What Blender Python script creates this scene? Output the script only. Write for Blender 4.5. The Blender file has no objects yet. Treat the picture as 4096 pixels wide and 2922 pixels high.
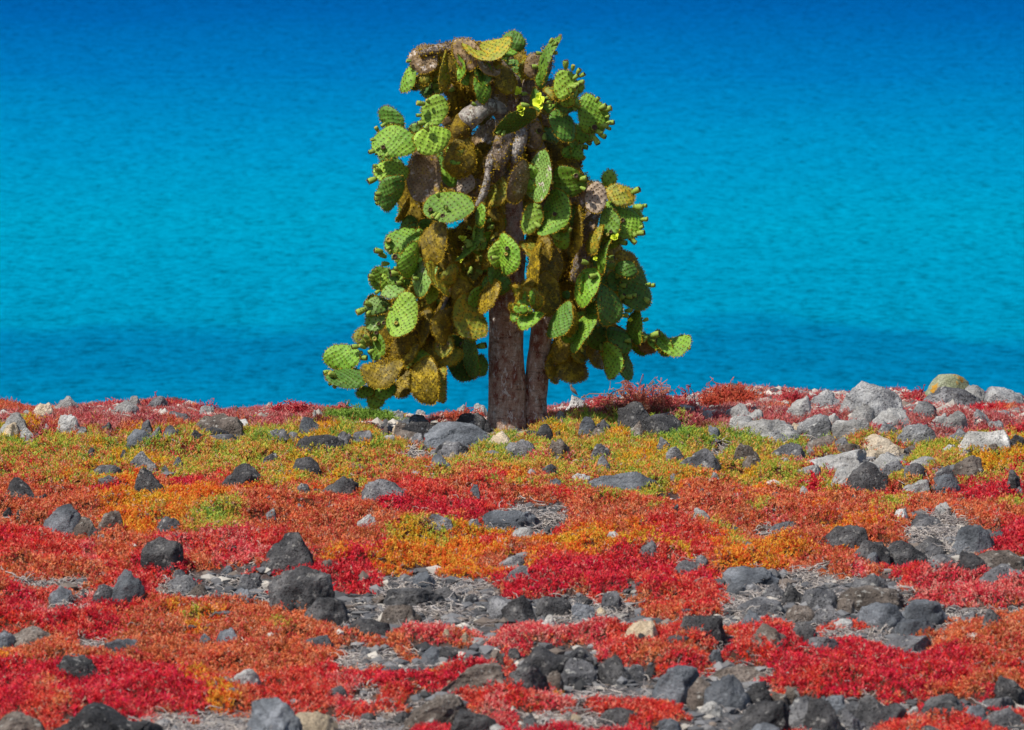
import bpy, bmesh, math, random
import numpy as np
from mathutils import Vector, Matrix
R = math.radians
# ---------------------------------------------------------------- camera, sky, sun, exposure
scene = bpy.context.scene
COL = scene.collection
CAMY, CAMZ, LENS = -60.0, 7.94, 190.0
PITCH = math.atan(0.11997)
cam_d = bpy.data.cameras.new('camera'); cam = bpy.data.objects.new('camera', cam_d); COL.objects.link(cam)
cam.location = (0, CAMY, CAMZ); cam.rotation_euler = (math.pi/2 - PITCH, 0, 0)
cam_d.lens = LENS; cam_d.sensor_width = 36; cam_d.clip_start = 1; cam_d.clip_end = 40000
cam_d.dof.use_dof = True; cam_d.dof.focus_distance = 62.5; cam_d.dof.aperture_fstop = 3.5
scene.camera = cam
SUN = Vector((-0.46, -0.34, 0.82)).normalized()
w = bpy.data.worlds.new('World'); scene.world = w; w.use_nodes = True
nt = w.node_tree; bg = nt.nodes['Background']
sky = nt.nodes.new('ShaderNodeTexSky'); sky.sky_type = 'NISHITA'; sky.sun_disc = False
sky.sun_elevation = math.asin(SUN.z); sky.sun_rotation = math.atan2(SUN.x, SUN.y) % (2*math.pi)
nt.links.new(sky.outputs[0], bg.inputs[0]); bg.inputs[1].default_value = 0.10
sl = bpy.data.lights.new('sun', 'SUN'); sl.energy = 4.6; sl.angle = R(0.53); sl.color = (1.0, 0.96, 0.88)
so = bpy.data.objects.new('sun', sl); COL.objects.link(so); so.rotation_euler = SUN.to_track_quat('Z', 'Y').to_euler()
so.location = (-20, -20, 40)
vs = scene.view_settings; vs.view_transform = 'Standard'; vs.look = 'None'; vs.exposure = 0.3; vs.gamma = 1

# ---------------------------------------------------------------- projection helpers (photo point -> world point)
FS = LENS/36*4096
F_ = np.array([0, math.cos(PITCH), -math.sin(PITCH)]); U_ = np.array([0, math.sin(PITCH), math.cos(PITCH)])
CAMP = np.array([0, CAMY, CAMZ])
def proj(x, y, z):
    dy = y-CAMY; dz = z-CAMZ
    dep = dy*F_[1]+dz*F_[2]
    return 2048+FS*x/dep, 1461-FS*(dy*U_[1]+dz*U_[2])/dep
def ray(sx, sy):
    return F_ + np.array([1, 0, 0])*(sx-2048)/FS + U_*(1461-sy)/FS
def at(sx, sy, Y):
    r = ray(sx, sy); return CAMP + r*((Y-CAMY)/r[1])
VW = {'V1': (1260, 100, 1/2.03), 'V2': (1860, 100, 1/2.03), 'V3': (1260, 800, .554), 'V4': (1960, 700, .5541)}
for i, (a, b) in enumerate([(0, 1560), (1360, 1560), (2656, 1480), (0, 1980), (1360, 1980), (2656, 1980), (0, 2440), (1360, 2440), (2656, 2440)]):
    VW['G%d' % (i+1)] = (a, b, .6324)
def S(v, x, y):
    a, b, k = VW[v]; return a+x*k, b+y*k

# ---------------------------------------------------------------- numpy noise
_rs = np.random.RandomState(5); _T = _rs.rand(64, 64, 64)
def vn(p, s=1.0, o=0.0):
    q = np.asarray(p, float)*s+o+100; i = np.floor(q).astype(int); f = q-i; f = f*f*(3-2*f)
    r = 0
    for a in (0, 1):
        for b in (0, 1):
            for c in (0, 1):
                wgt = (f[..., 0] if a else 1-f[..., 0])*(f[..., 1] if b else 1-f[..., 1])*(f[..., 2] if c else 1-f[..., 2])
                r = r+wgt*_T[(i[..., 0]+a) % 64, (i[..., 1]+b) % 64, (i[..., 2]+c) % 64]
    return r*2-1
def vn2(x, y, s=1.0, o=0.0):
    return vn(np.stack([x, y, np.zeros_like(x)], -1), s, o)
def fbm(p, s, o=0, n=3):
    r = 0; a = 1
    for k in range(n): r = r+a*vn(p, s, o+7.3*k); s *= 2.1; a *= .5
    return r

# ---------------------------------------------------------------- mesh helpers
def tag(o, label=None, cat=None, group=None, kind=None):
    if label: o['label'] = label
    if cat: o['category'] = cat
    if group: o['group'] = group
    if kind: o['kind'] = kind
    return o
def link(name, me, parent=None):
    o = bpy.data.objects.new(name, me); COL.objects.link(o)
    if parent: o.parent = parent
    return o
def empty(name, loc):
    o = bpy.data.objects.new(name, None); COL.objects.link(o); o.location = loc; o.empty_display_size = .2; return o
def tri_mesh(name, V, T, mats, col=None, smooth=False, mi=None):
    V = np.asarray(V, np.float32); T = np.asarray(T, np.int32)
    me = bpy.data.meshes.new(name)
    me.vertices.add(len(V)); me.vertices.foreach_set('co', V.ravel())
    k = T.shape[1]
    me.loops.add(T.size); me.loops.foreach_set('vertex_index', T.ravel())
    me.polygons.add(len(T)); me.polygons.foreach_set('loop_start', np.arange(0, T.size, k, dtype=np.int32))
    try: me.polygons.foreach_set('loop_total', np.full(len(T), k, np.int32))
    except Exception: pass
    if mi is not None: me.polygons.foreach_set('material_index', np.asarray(mi, np.int32))
    me.polygons.foreach_set('use_smooth', np.full(len(T), smooth, bool))
    me.update(calc_edges=True)
    if col is not None:
        a = me.attributes.new('Col', 'FLOAT_COLOR', 'POINT')
        c = np.ones((len(V), 4), np.float32); c[:, :3] = col; a.data.foreach_set('color', c.ravel())
    for m in mats: me.materials.append(m)
    return me
class MB:
    """collects verts / faces (tris+quads) with material index and uv"""
    def __init__(s): s.v = []; s.f = []; s.m = []; s.n = 0; s.uv = []
    def add(s, V, Fs, m=0, uv=None, smooth=True):
        V = [tuple(p) for p in V]
        s.v += V; s.uv += (list(uv) if uv is not None else [(0.5, 0.5)]*len(V))
        for f in Fs: s.f.append(tuple(i+s.n for i in f)); s.m.append(m if smooth else -m-1)
        s.n += len(V)
    def mesh(s, name, mats):
        me = bpy.data.meshes.new(name); me.from_pydata(s.v, [], s.f)
        ms = [(-m-1 if m < 0 else m) for m in s.m]
        me.polygons.foreach_set('material_index', ms)
        me.polygons.foreach_set('use_smooth', [m >= 0 for m in s.m])
        ul = me.uv_layers.new(name='UVMap')
        li = np.zeros(len(me.loops), np.int32); me.loops.foreach_get('vertex_index', li)
        ul.data.foreach_set('uv', np.asarray(s.uv, np.float32)[li].ravel())
        for m in mats: me.materials.append(m)
        me.update(); return me

# ---------------------------------------------------------------- materials
def newmat(name):
    m = bpy.data.materials.new(name); m.use_nodes = True; t = m.node_tree
    return m, t, t.nodes['Principled BSDF']
def nd(t, typ, **k):
    n = t.nodes.new(typ)
    for a, b in k.items():
        if a == 'inp':
            for i, v in b.items(): n.inputs[i].default_value = v
        else: setattr(n, a, b)
    return n
def L(t, a, b): t.links.new(a, b)
def noise(t, vec, scale, detail=3, rough=.55, w=None):
    n = nd(t, 'ShaderNodeTexNoise', inp={'Scale': scale, 'Detail': detail, 'Roughness': rough}); L(t, vec, n.inputs['Vector']); return n.outputs['Fac']
def ramp(t, fac, stops, interp='LINEAR'):
    r = nd(t, 'ShaderNodeValToRGB'); r.color_ramp.interpolation = interp
    while len(r.color_ramp.elements) < len(stops): r.color_ramp.elements.new(.5)
    for e, (p, c) in zip(r.color_ramp.elements, stops):
        e.position = p; e.color = (c[0], c[1], c[2], 1) if hasattr(c, '__len__') else (c, c, c, 1)
    L(t, fac, r.inputs[0]); return r.outputs[0]
def mix(t, fac, a, b, mode='MIX'):
    m = nd(t, 'ShaderNodeMix', data_type='RGBA', blend_type=mode)
    for sock, v in ((m.inputs[0], fac), (m.inputs[6], a), (m.inputs[7], b)):
        if hasattr(v, 'links') or hasattr(v, 'is_linked'): L(t, v, sock)
        elif hasattr(v, '__len__'): sock.default_value = (*v, 1)
        else: sock.default_value = v
    return m.outputs[2]
def mth(t, op, a, b=0.0, c=0.0):
    m = nd(t, 'ShaderNodeMath', operation=op)
    for i, v in enumerate((a, b, c)):
        if hasattr(v, 'is_linked'): L(t, v, m.inputs[i])
        else: m.inputs[i].default_value = v
    return m.outputs[0]
def bump(t, h, strength, dist, bsdf, nrm=None):
    b = nd(t, 'ShaderNodeBump', inp={'Strength': strength, 'Distance': dist}); L(t, h, b.inputs['Height'])
    if nrm is not None: L(t, nrm, b.inputs['Normal'])
    if bsdf is not None: L(t, b.outputs[0], bsdf.inputs['Normal'])
    return b.outputs[0]
def objvec(t):
    """object coordinates shifted by a per-object random offset"""
    tc = nd(t, 'ShaderNodeTexCoord'); oi = nd(t, 'ShaderNodeObjectInfo')
    m = nd(t, 'ShaderNodeVectorMath', operation='MULTIPLY_ADD', inp={1: (1, 1, 1)})
    cx = nd(t, 'ShaderNodeCombineXYZ'); L(t, mth(t, 'MULTIPLY', oi.outputs['Random'], 37.0), cx.inputs[0]); L(t, mth(t, 'MULTIPLY', oi.outputs['Random'], 91.0), cx.inputs[2])
    L(t, tc.outputs['Object'], m.inputs[0]); L(t, cx.outputs[0], m.inputs[2]); return m.outputs[0], oi.outputs['Random']

def rock_mat(name, a, b, c, pit=1.0, pitscale=38, lichen=None, spots=None):
    m, t, p = newmat(name); v, rnd = objvec(t)
    col = ramp(t, noise(t, v, 3.2, 5, .6), [(.34, a), (.50, b), (.64, c)])
    fine = noise(t, v, 45, 4, .7)
    col = mix(t, .75, col, ramp(t, fine, [(.3, .45), (.7, 1.35)]), 'MULTIPLY')
    val = mth(t, 'MULTIPLY_ADD', rnd, .5, .75)
    cv = nd(t, 'ShaderNodeCombineColor'); [L(t, val, cv.inputs[i]) for i in range(3)]
    col = mix(t, 1.0, col, cv.outputs[0], 'MULTIPLY')
    if spots: # small pale lichen / guano specks
        s = ramp(t, noise(t, v, 16, 3, .6), [(.60, 0), (.66, 1)]); col = mix(t, s, col, spots)
    if lichen:
        for (lc, sc, lo) in lichen:
            s = ramp(t, noise(t, v, sc, 4, .65), [(lo, 0), (lo+.05, 1)]); col = mix(t, s, col, lc)
    vo = nd(t, 'ShaderNodeTexVoronoi', inp={'Scale': pitscale}); L(t, v, vo.inputs['Vector'])
    pits = ramp(t, vo.outputs['Distance'], [(.12, 0), (.38, 1)])
    if pit > .6: col = mix(t, .55*min(pit, 1), col, mix(t, pits, (.35, .35, .35), (1, 1, 1)), 'MULTIPLY')
    L(t, col, p.inputs['Base Color']); p.inputs['Roughness'].default_value = .88; p.inputs['Specular IOR Level'].default_value = .25
    n1 = bump(t, noise(t, v, 9, 6, .7), 1.0, .08, None)
    bump(t, pits, .8*pit, .012, p, n1)
    return m
RM = {
 'h': rock_mat('light_grey_lava', (.13, .13, .135), (.24, .238, .24), (.38, .375, .37), .9, 28, spots=(.44, .43, .41)),
 'k': rock_mat('black_lava', (.025, .025, .027), (.06, .058, .06), (.125, .12, .12), 1.0, 34, spots=(.20, .19, .18)),
 'g': rock_mat('grey_lava', (.055, .055, .06), (.13, .128, .135), (.26, .255, .26), 1.0, 30, spots=(.34, .33, .31)),
 's': rock_mat('smooth_blue_grey_rock', (.06, .065, .075), (.13, .14, .155), (.23, .24, .26), .35, 30),
 'w': rock_mat('pale_grey_rock', (.22, .21, .20), (.35, .34, .325), (.48, .47, .45), .5, 24),
 'n': rock_mat('brown_rock', (.075, .06, .05), (.15, .12, .10), (.25, .21, .18), .9, 30, spots=(.32, .3, .27)),
 't': rock_mat('tan_rock', (.38, .29, .19), (.50, .40, .28), (.60, .50, .38), .4, 24),
 'v': rock_mat('white_washed_rock', (.30, .29, .27), (.46, .44, .41), (.70, .68, .64), .9, 26),
 'x': rock_mat('lichened_rock', (.24, .27, .15), (.36, .39, .24), (.48, .50, .36), .3, 24, lichen=[((.50, .25, .03), 5.0, .58)]),
}
def veg_mat(name, trans=.35, rough=.6):
    m, t, p = newmat(name)
    a = nd(t, 'ShaderNodeAttribute', attribute_name='Col')
    L(t, a.outputs['Color'], p.inputs['Base Color']); p.inputs['Roughness'].default_value = rough; p.inputs['Specular IOR Level'].default_value = .25
    tr = nd(t, 'ShaderNodeBsdfTranslucent'); L(t, a.outputs['Color'], tr.inputs[0])
    mx = nd(t, 'ShaderNodeMixShader', inp={0: trans}); L(t, p.outputs[0], mx.inputs[1]); L(t, tr.outputs[0], mx.inputs[2])
    L(t, mx.outputs[0], t.nodes['Material Output'].inputs[0]); return m
VEG = veg_mat('succulent_leaf', .48); TWIG = veg_mat('dead_twig', 0.0, .9); STONE = veg_mat('small_stone', 0.0, .95)

# pads ------------------------------------------------------------
def pad_mat(name, A, B, cork, cork_lo, moss=None, moss_lo=.6, var=.3, lk=1.0):
    m, t, p = newmat(name); v, rnd = objvec(t)
    uv = nd(t, 'ShaderNodeUVMap').outputs[0]
    sx = nd(t, 'ShaderNodeSeparateXYZ'); L(t, uv, sx.inputs[0])
    cx = mth(t, 'COSINE', mth(t, 'MULTIPLY', sx.outputs[0], 2*math.pi)); cy = mth(t, 'COSINE', mth(t, 'MULTIPLY', sx.outputs[1], 2*math.pi))
    lat = mth(t, 'MULTIPLY_ADD', mth(t, 'ADD', cx, cy), .25, .5)     # 1 at each areole, 0 half way between
    col = mix(t, ramp(t, noise(t, v, 7, 3, .6), [(.35, 0), (.68, 1)]), A, B)
    col = mix(t, .5, col, ramp(t, noise(t, v, 60, 3, .6), [(.3, .6), (.7, 1.3)]), 'MULTIPLY')
    col = mix(t, mth(t, 'MULTIPLY', lat, .26*lk), col, mix(t, .5, A, (.0, .0, .0)))
    c = ramp(t, noise(t, v, 9, 5, .7), [(cork_lo, 0), (cork_lo+.07, 1)]); col = mix(t, c, col, cork)
    if moss: c2 = ramp(t, noise(t, v, 12, 6, .75), [(moss_lo, 0), (moss_lo+.06, 1)]); col = mix(t, c2, col, moss)
    col = mix(t, mth(t, 'MULTIPLY', ramp(t, lat, [(.88, 0), (.94, 1)]), .35+.65*lk), col, (.06, .035, .012))
    val = mth(t, 'MULTIPLY_ADD', rnd, var*2, 1-var); cv = nd(t, 'ShaderNodeCombineColor'); [L(t, val, cv.inputs[i]) for i in range(3)]
    col = mix(t, 1.0, col, cv.outputs[0], 'MULTIPLY')
    L(t, col, p.inputs['Base Color']); p.inputs['Roughness'].default_value = .55; p.inputs['Specular IOR Level'].default_value = .3
    n1 = bump(t, lat, .45*lk, .012, None); bump(t, noise(t, v, 22, 5, .7), .7, .014, p, n1)
    return m
CK = (.26, .20, .15); MOSS = (.32, .21, .012)
PM = {
 'G': pad_mat('pad_green', (.11, .24, .016), (.20, .35, .026), CK, .80, MOSS, .74),
 'Y': pad_mat('pad_yellow_green', (.18, .32, .025), (.27, .41, .04), CK, .70, MOSS, .66),
 'D': pad_mat('pad_deep_green', (.06, .15, .016), (.11, .22, .024), CK, .78, MOSS, .70),
 'P': pad_mat('pad_pale_corky', (.14, .27, .045), (.22, .34, .08), (.42, .37, .31), .58, MOSS, .72),
 'O': pad_mat('pad_olive_mossy', (.15, .17, .016), (.25, .25, .02), (.24, .17, .10), .60, MOSS, .50, lk=.7),
 'M': pad_mat('pad_moss_covered', (.10, .075, .008), (.27, .18, .008), (.36, .31, .26), .66, (.38, .26, .012), .52, lk=.35),
 'B': pad_mat('pad_brown_corky', (.13, .085, .045), (.27, .18, .09), (.46, .39, .33), .57, MOSS, .58, lk=.55),
 'T': pad_mat('pad_tan', (.38, .28, .19), (.48, .38, .28), (.58, .55, .52), .60, (.2, .15, .05), .76),
}
def flatm(name, c, rough=.7, c2=None, sc=40):
    m, t, p = newmat(name)
    if c2: v, rnd = objvec(t); L(t, mix(t, noise(t, v, sc, 3), c, c2), p.inputs['Base Color'])
    else: p.inputs['Base Color'].default_value = (*c, 1)
    p.inputs['Roughness'].default_value = rough; p.inputs['Specular IOR Level'].default_value = .2; return m
SPINE = flatm('spine', (.10, .055, .015)); SPINEP = flatm('pale_spine', (.30, .24, .12))
MOSSM = flatm('moss', (.36, .23, .012), .95, (.55, .36, .02), 60)
FRUIT = flatm('fruit_skin', (.16, .30, .04), .6, (.30, .36, .06), 60); FCUP = flatm('fruit_cup', (.06, .035, .02)); FTIP = flatm('fruit_bud', (.40, .34, .05), .6, (.30, .2, .05))
PETAL = flatm('petal', (.48, .62, .02), .6, (.66, .70, .06))
def bark_mat(name, a, b, c, patch, plo, moss, mlo, rings=True):
    m, t, p = newmat(name); v, rnd = objvec(t)
    mp = nd(t, 'ShaderNodeMapping', inp={'Scale': (1, 1, .5)}); L(t, v, mp.inputs[0])
    mp2 = nd(t, 'ShaderNodeMapping', inp={'Scale': (.35, .35, 2.6)}); L(t, v, mp2.inputs[0])
    n = noise(t, mp.outputs[0], 8, 6, .75); col = ramp(t, n, [(.40, a), (.49, b), (.60, c)])
    rg = noise(t, mp2.outputs[0], 14, 4, .7)
    col = mix(t, .8, col, ramp(t, rg, [(.35, .4), (.45, 1.0), (.7, 1.25)]), 'MULTIPLY')
    col = mix(t, .7, col, ramp(t, noise(t, v, 70, 4, .75), [(.3, .5), (.7, 1.4)]), 'MULTIPLY')
    col = mix(t, ramp(t, noise(t, mp.outputs[0], 22, 5, .75), [(plo, 0), (plo+.04, 1)]), col, patch)
    col = mix(t, ramp(t, noise(t, v, 6, 6, .75), [(mlo, 0), (mlo+.08, 1)]), col, moss)
    L(t, col, p.inputs['Base Color']); p.inputs['Roughness'].default_value = .9; p.inputs['Specular IOR Level'].default_value = .2
    n1 = bump(t, rg, .8, .03, None); bump(t, noise(t, mp.outputs[0], 18, 6, .75), 1.0, .05, p, n1)
    return m
BARK = bark_mat('trunk_bark', (.26, .085, .055), (.46, .285, .205), (.58, .43, .34), (.72, .64, .58), .565, (.16, .17, .03), .80)
BM = {'G': bark_mat('branch_grey', (.20, .15, .12), (.36, .31, .27), (.50, .46, .42), (.60, .58, .50), .55, MOSS, .60),
      'B': bark_mat('branch_brown', (.13, .09, .06), (.24, .18, .13), (.36, .29, .24), (.50, .45, .40), .58, MOSS, .56),
      'M': bark_mat('branch_mossy', (.09, .06, .02), (.17, .115, .02), (.27, .18, .015), (.40, .35, .30), .72, (.28, .185, .01), .50)}

# ---------------------------------------------------------------- the sea
def build_sea():
    m, t, p = newmat('sea_water')
    g = nd(t, 'ShaderNodeNewGeometry').outputs['Position']
    sx = nd(t, 'ShaderNodeSeparateXYZ'); L(t, g, sx.inputs[0])
    def mp(s): n = nd(t, 'ShaderNodeMapping', inp={'Scale': s}); L(t, g, n.inputs[0]); return n.outputs[0]
    big = noise(t, mp((.10, .05, 1)), 1.0, 4, .6)
    yy = mth(t, 'ADD', sx.outputs[1], mth(t, 'MULTIPLY', mth(t, 'SUBTRACT', big, .5), 24.0))
    f = mth(t, 'DIVIDE', mth(t, 'SUBTRACT', yy, 78.0), 222.0)
    deep = (.0, .064, .225); 
    col = ramp(t, f, [(.0, (.0, .145, .270)), (.045, (.0, .125, .250)), (.085, (.0, .125, .250)), (.105, (.0, .180, .300)), (.24, (.0, .205, .325)), (.40, (.0, .170, .325)), (.62, (.0, .112, .290)), (.85, (.0, .078, .250)), (1.0, deep)])
    rip = noise(t, mp((2.6, 1.9, 1)), 1.0, 5, .62)
    rip2 = noise(t, mp((.8, .42, 1)), 1.0, 3, .6)
    h = mth(t, 'ADD', mth(t, 'MULTIPLY', rip, .6), mth(t, 'MULTIPLY', rip2, .9))
    col = mix(t, 1.0, col, ramp(t, mth(t, 'MULTIPLY_ADD', rip, .7, mth(t, 'MULTIPLY', rip2, .3)), [(.36, .55), (.5, 1.02), (.64, 1.24)]), 'MULTIPLY')  # light and dark wave faces painted into the water colour
    L(t, col, p.inputs['Base Color']); p.inputs['Roughness'].default_value = .35; p.inputs['Specular IOR Level'].default_value = 0.0
    bump(t, h, .5, .5, p)
    V = [(-6000, 20, -10), (6000, 20, -10), (6000, 18000, -10), (-6000, 18000, -10)]
    me = tri_mesh('sea', V, [(0, 1, 2, 3)], [m]); o = link('sea', me); tag(o, kind='structure')
build_sea()

# ---------------------------------------------------------------- plant cover map (read off the photograph, 60 x 38 photo px a cell, fixed to the ground)
MAPS = {
'G1': """ccmmmmmmmmmrrrmmmkkkkkmm
cccccccmmcccrrmmmkkkkmmg
ccccmmmmmmmmmcmmmmmmmmgg
mmmmmmmmmmmmmmmmmmmmmbgg
mmmmmmmmmmmcmmmmmmmmbbgg
lymclclmcyccccoclllllyll
lglllyglgcccrccolgglyygl
lcsscccylycrrclglllcclll
cssccccylyycllllllcyllcl
cccccyoccccllllccclylcyl
crccocoooccrrcsccllyccol
ccccrcrrooyoooccoscccoll""",
'G4': """ccscccrroyyoooccccslllcs
cccccccooyyyooocccccccss
cccccccooolooollcccccccc
cccccccyoooolgglcccccccc
cssssccooocollllkkkscccc
rsrsscccccrcckkkkssrcccc
ssssskccccrkksskkksscccc
ssssskscsrrrcckkkssrkcoo
ccccccscrrrr......rrrrrr
cddddccsssd......rrrr.rr
cccscdssrrs......d......
crrssskkrrrssccccccs....
crrkddkrrcccccccccccs...""",
'G7': """crkkddksrscoccccccccs...
srrkssrscccclocccccccc..
sssrsrrrccccloccccllcccc
..ccsddcccccocccccccccc.
cccccccccccccccccccccc.d
occcccccccccccccccccccdd
rrrrrrrrrrcccccccccccccc
rrrrrrrrrrrrcccccccssrrr
rrrrrrrrrrrrrosssssssskk
rrrcrrrrrrrrrroocssssssk
rrcrrrrrrrrrrrroccsssskk
rsscrrrrrrkddrddddd...ss
.ssss....dddddddddd.dddd""",
'G2': """gmmmmmmmmmmmmmmmmrrbmmmm
ggmmmmmmmmmmmmmmmmmbbmmm
ggggmmmmmmmmmmmmmmbbbmmm
mgg...mb.....mmmmmbbbbmm
..m...m...l.lylglglglggg
lllllcr...glllylllygcggl
lyglldc..lggccllcclcyggl
cllcdddllllggkcccccyyllg
lcccclllllllkklkcclyllll
ycclcclcccolllllclllloll
llcccllccssocccccolglloc
csssssccssccscsscccllllc""",
'G5': """lcssssscsscccccccllclldc
ccrrrrrrrssddddccccccccc
ccccccrrrrddddddccccclcc
ccccccccssdddddsccccccss
ccccylllyyyoooyoooocosss
ccclyyyloosooooyyyoyyrss
cccooooooooocccooooysoy.
rroooooooocc.ossrsrssss.
rrroo..ooooorrrrrrrrrrsd
rrr....dddrrrrrrrrrsssss
....dd.d..rrrrrcrrr.srrr
....dddd........s..ccrcs
...ddddd.......dddddcsss""",
'G8': """....dddd.....dddddddccss
o.......d.krk.d.dd....cs
ccc.kkkkk.kkkkkkkksccccc
.cccckkkc.kkkkkkksssssss
....c......kr...ksssssss
cc....scssss.....sscccsc
crrrsosrrrs.......d..ssr
rrrrrssrrrrsc.d....dd...
rrrrrrrrrrsssooddddddd..
kddss...ssssskkosssssscs
sksss....skksskkdsssssss
ss.d.rrr..kk.ddddd..ssss
ddd.rrrr..krrrrrrrrrr...""",
'G3': """mmmmmmmmmmmmmmmmmmmmmmmm
mmmmmmmmmmmmmmmmmmmmmmmm
mmmmmmmmmmmmmmmmmmmmmmmm
mmmmmcmmmmmrmmmmmrrmrrrr
mmmmmmmccmmmmmmmmmmmrrcm
bmmmmmmmmmmmmmmmmmmmmmmm
gmbmmmmmmmmmrrrmmmmmmmmm
gglggglgg.grmmmmmmmmmmrr
llgdglclgmccccclllllllly
clcdcgglll......lllllyly
llllllyllcmrr.oor...lyos
oooyllyllllrr..rccmrrylr
coocccllllrlcclllccrrrss
coccccoolcrlccccllcsrrrr""",
'G6': """dccccccccccycllrclccrrrr
ccccccocccccccllcccccccl
cccccclcccocccclc.ddcccc
sckcccckcccccooc.dddccsr
ssclccdccccoocccdddd..rr
sssolcoocccoo.....dd.rrr
osscoooooccccc.........d
ddcoooooccccccrrrr......
ssrr...dddcckc.rrsrrr...
sssss...ddd.....srkkkkkr
ssss.ddd....dd..dkkkkkkk
ssss.dd.........s..kkkkk
ccss..................dd""",
'G9': """css.d.s.............dd.r
....ssss..ssss.....ccccc
ssssss...ksddddddccccccc
ssscssrrrr.rrrr...cccccc
ccs.ssrrrrrrrrrrrrrrcccc
cccsrsrrrrsrrrrrrrrrsscc
crrr...rrrsrrrrrrrrrscss
......rrsssrsrrrrrrrsccs
.......srsrrrrrrcrrscccc
ss....d.......rrrrccccr.
sss.dd...........ss..drs
ssdddd........ssrrrrs..s
.dddd...ss....ssscssrss."""}
KEYS = 'mbrscoylgkd.'
MIDX = {k: i for i, k in enumerate(KEYS)}
GRID = {}
for k, s in MAPS.items():
    rows = [r.ljust(24, r[-1])[:24] for r in s.split('\n')]
    GRID[k] = np.array([[MIDX[c] for c in r] for r in rows])
def cover(x, y, z, jit=0.0, rs=None):
    a = cover1(x, y, z+.03, jit, rs); b = np.maximum(np.where(cover1(x, y, z+.03, 0) >= MIDX['d'], 99, 0), cover1(x, y, z+.075, 0)); a = np.where(a >= MIDX['d'], MIDX['c'] if jit else a, a) if jit else a; b = np.where(b == 99, cover1(x, y, z+.03, 0), b)
    return np.where(b >= MIDX['d'], b, a)
def cover1(x, y, z, jit=0.0, rs=None):
    """plant type index at world points"""
    sx, sy = proj(x, y, z)
    sx = sx+60*vn2(x, y, 1.3, 3)+34*vn2(x, y, 4.1, 9); sy = sy+20*vn2(x, y, 1.1, 17)+12*vn2(x, y, 3.7, 27)
    if jit: sx = sx+rs.randn(len(sx))*jit; sy = sy+rs.randn(len(sx))*jit*.35
    out = np.zeros(len(sx), int)
    cx = np.where(sx < 1400, 0, np.where(sx < 2728, 1, 2))
    cy = np.where(sy < 2000, 0, np.where(sy < 2460, 1, 2))
    for a in range(3):
        for b in range(3):
            k = 'G%d' % (b*3+a+1); ox, oy, _ = VW[k]; g = GRID[k]
            m = (cx == a) & (cy == b)
            i = np.clip(((sx[m]-ox)/60).astype(int), 0, 23); j = np.clip(((sy[m]-oy)/38).astype(int), 0, g.shape[0]-1)
            out[m] = g[j, i]
    if jit:
        wv = 45*vn2(x, y, .9, 200); q = rs.rand(len(out)); band = (y < -.2) & (sy+wv < 1950) & (sy > 1765)
        gr = band & (np.isin(out, [MIDX[k] for k in 'cosrk']) & (q < np.where(sy+wv < 1875, .74, .45))); out = np.where(gr, np.where(rs.rand(len(out)) < .30, MIDX['g'], MIDX['l']), out)
    return out

# ---------------------------------------------------------------- terrain
CR = np.array([(0, 900), (60, 914), (150, 912), (250, 902), (400, 904), (480, 922), (600, 917), (700, 913), (800, 920), (960, 930), (1080, 920), (1230, 914), (1290, 905), (1350, 893), (1450, 897), (1540, 893), (1600, 872), (1700, 872), (1800, 885), (1900, 885), (2000, 880), (2100, 885), (2276, 890)], float)
CRX = (CR[:, 0]-1138)*66/12011; CRZ = CAMZ-(CR[:, 1]+629)*66/12011
YC = 5.6
def base_z(x, y):
    x = np.asarray(x, float); y = np.asarray(y, float)
    zc = np.interp(x, CRX, CRZ)
    s = np.clip(y/YC, 0, None)
    z = np.where(s <= 1, zc*s, zc-(y-YC)*.55)
    n = .10*vn2(x, y, .33, 40)+.05*vn2(x, y, .9, 50)
    z = z+n*np.clip(1-np.maximum(y+1, 0)/4, 0.25, 1)
    z = z+np.clip((-y-24)/20, 0, 1)**2*5.2       # the ground climbs to where the photographer stands
    return np.maximum(z, -13)
FX = np.arange(-8.0, 8.001, .05); FY = np.arange(-20.5, 9.001, .05)
GX, GY = np.meshgrid(FX, FY); gz = base_z(GX.ravel(), GY.ravel()).reshape(GX.shape)
ct = cover(GX.ravel(), GY.ravel(), gz.ravel()).reshape(GX.shape)
vegm = (ct < MIDX['d']).astype(float)
def blur(a, k):
    for ax in (0, 1):
        c = np.cumsum(np.pad(a, [(k+1, k) if i == ax else (0, 0) for i in (0, 1)], mode='edge'), axis=ax)
        a = (np.take(c, range(2*k+1, c.shape[ax]), ax)-np.take(c, range(0, c.shape[ax]-2*k-1), ax))/(2*k+1)
    return a
vb = blur(blur(vegm, 2), 2); vw = blur(blur(vegm, 7), 5)
lump = .5+.5*vn2(GX.ravel(), GY.ravel(), 2.6, 60).reshape(GX.shape); lump2 = .5+.5*vn2(GX.ravel(), GY.ravel(), 6.5, 70).reshape(GX.shape)
ridge = np.clip((GY+.5)/3, 0, 1)
VH = np.clip(vb*1.6-.6, 0, 1)*(.02+.19*vw*lump**1.4+.06*lump2)*(1-.6*ridge)
TZ = gz+.8*VH+.012*vn2(GX.ravel(), GY.ravel(), 14, 80).reshape(GX.shape)
def samp(A, x, y):
    u = np.clip((x-FX[0])/.05, 0, len(FX)-1.001); v = np.clip((y-FY[0])/.05, 0, len(FY)-1.001)
    i = u.astype(int); j = v.astype(int); a = u-i; b = v-j
    return (A[j, i]*(1-a)+A[j, i+1]*a)*(1-b)+(A[j+1, i]*(1-a)+A[j+1, i+1]*a)*b
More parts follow.
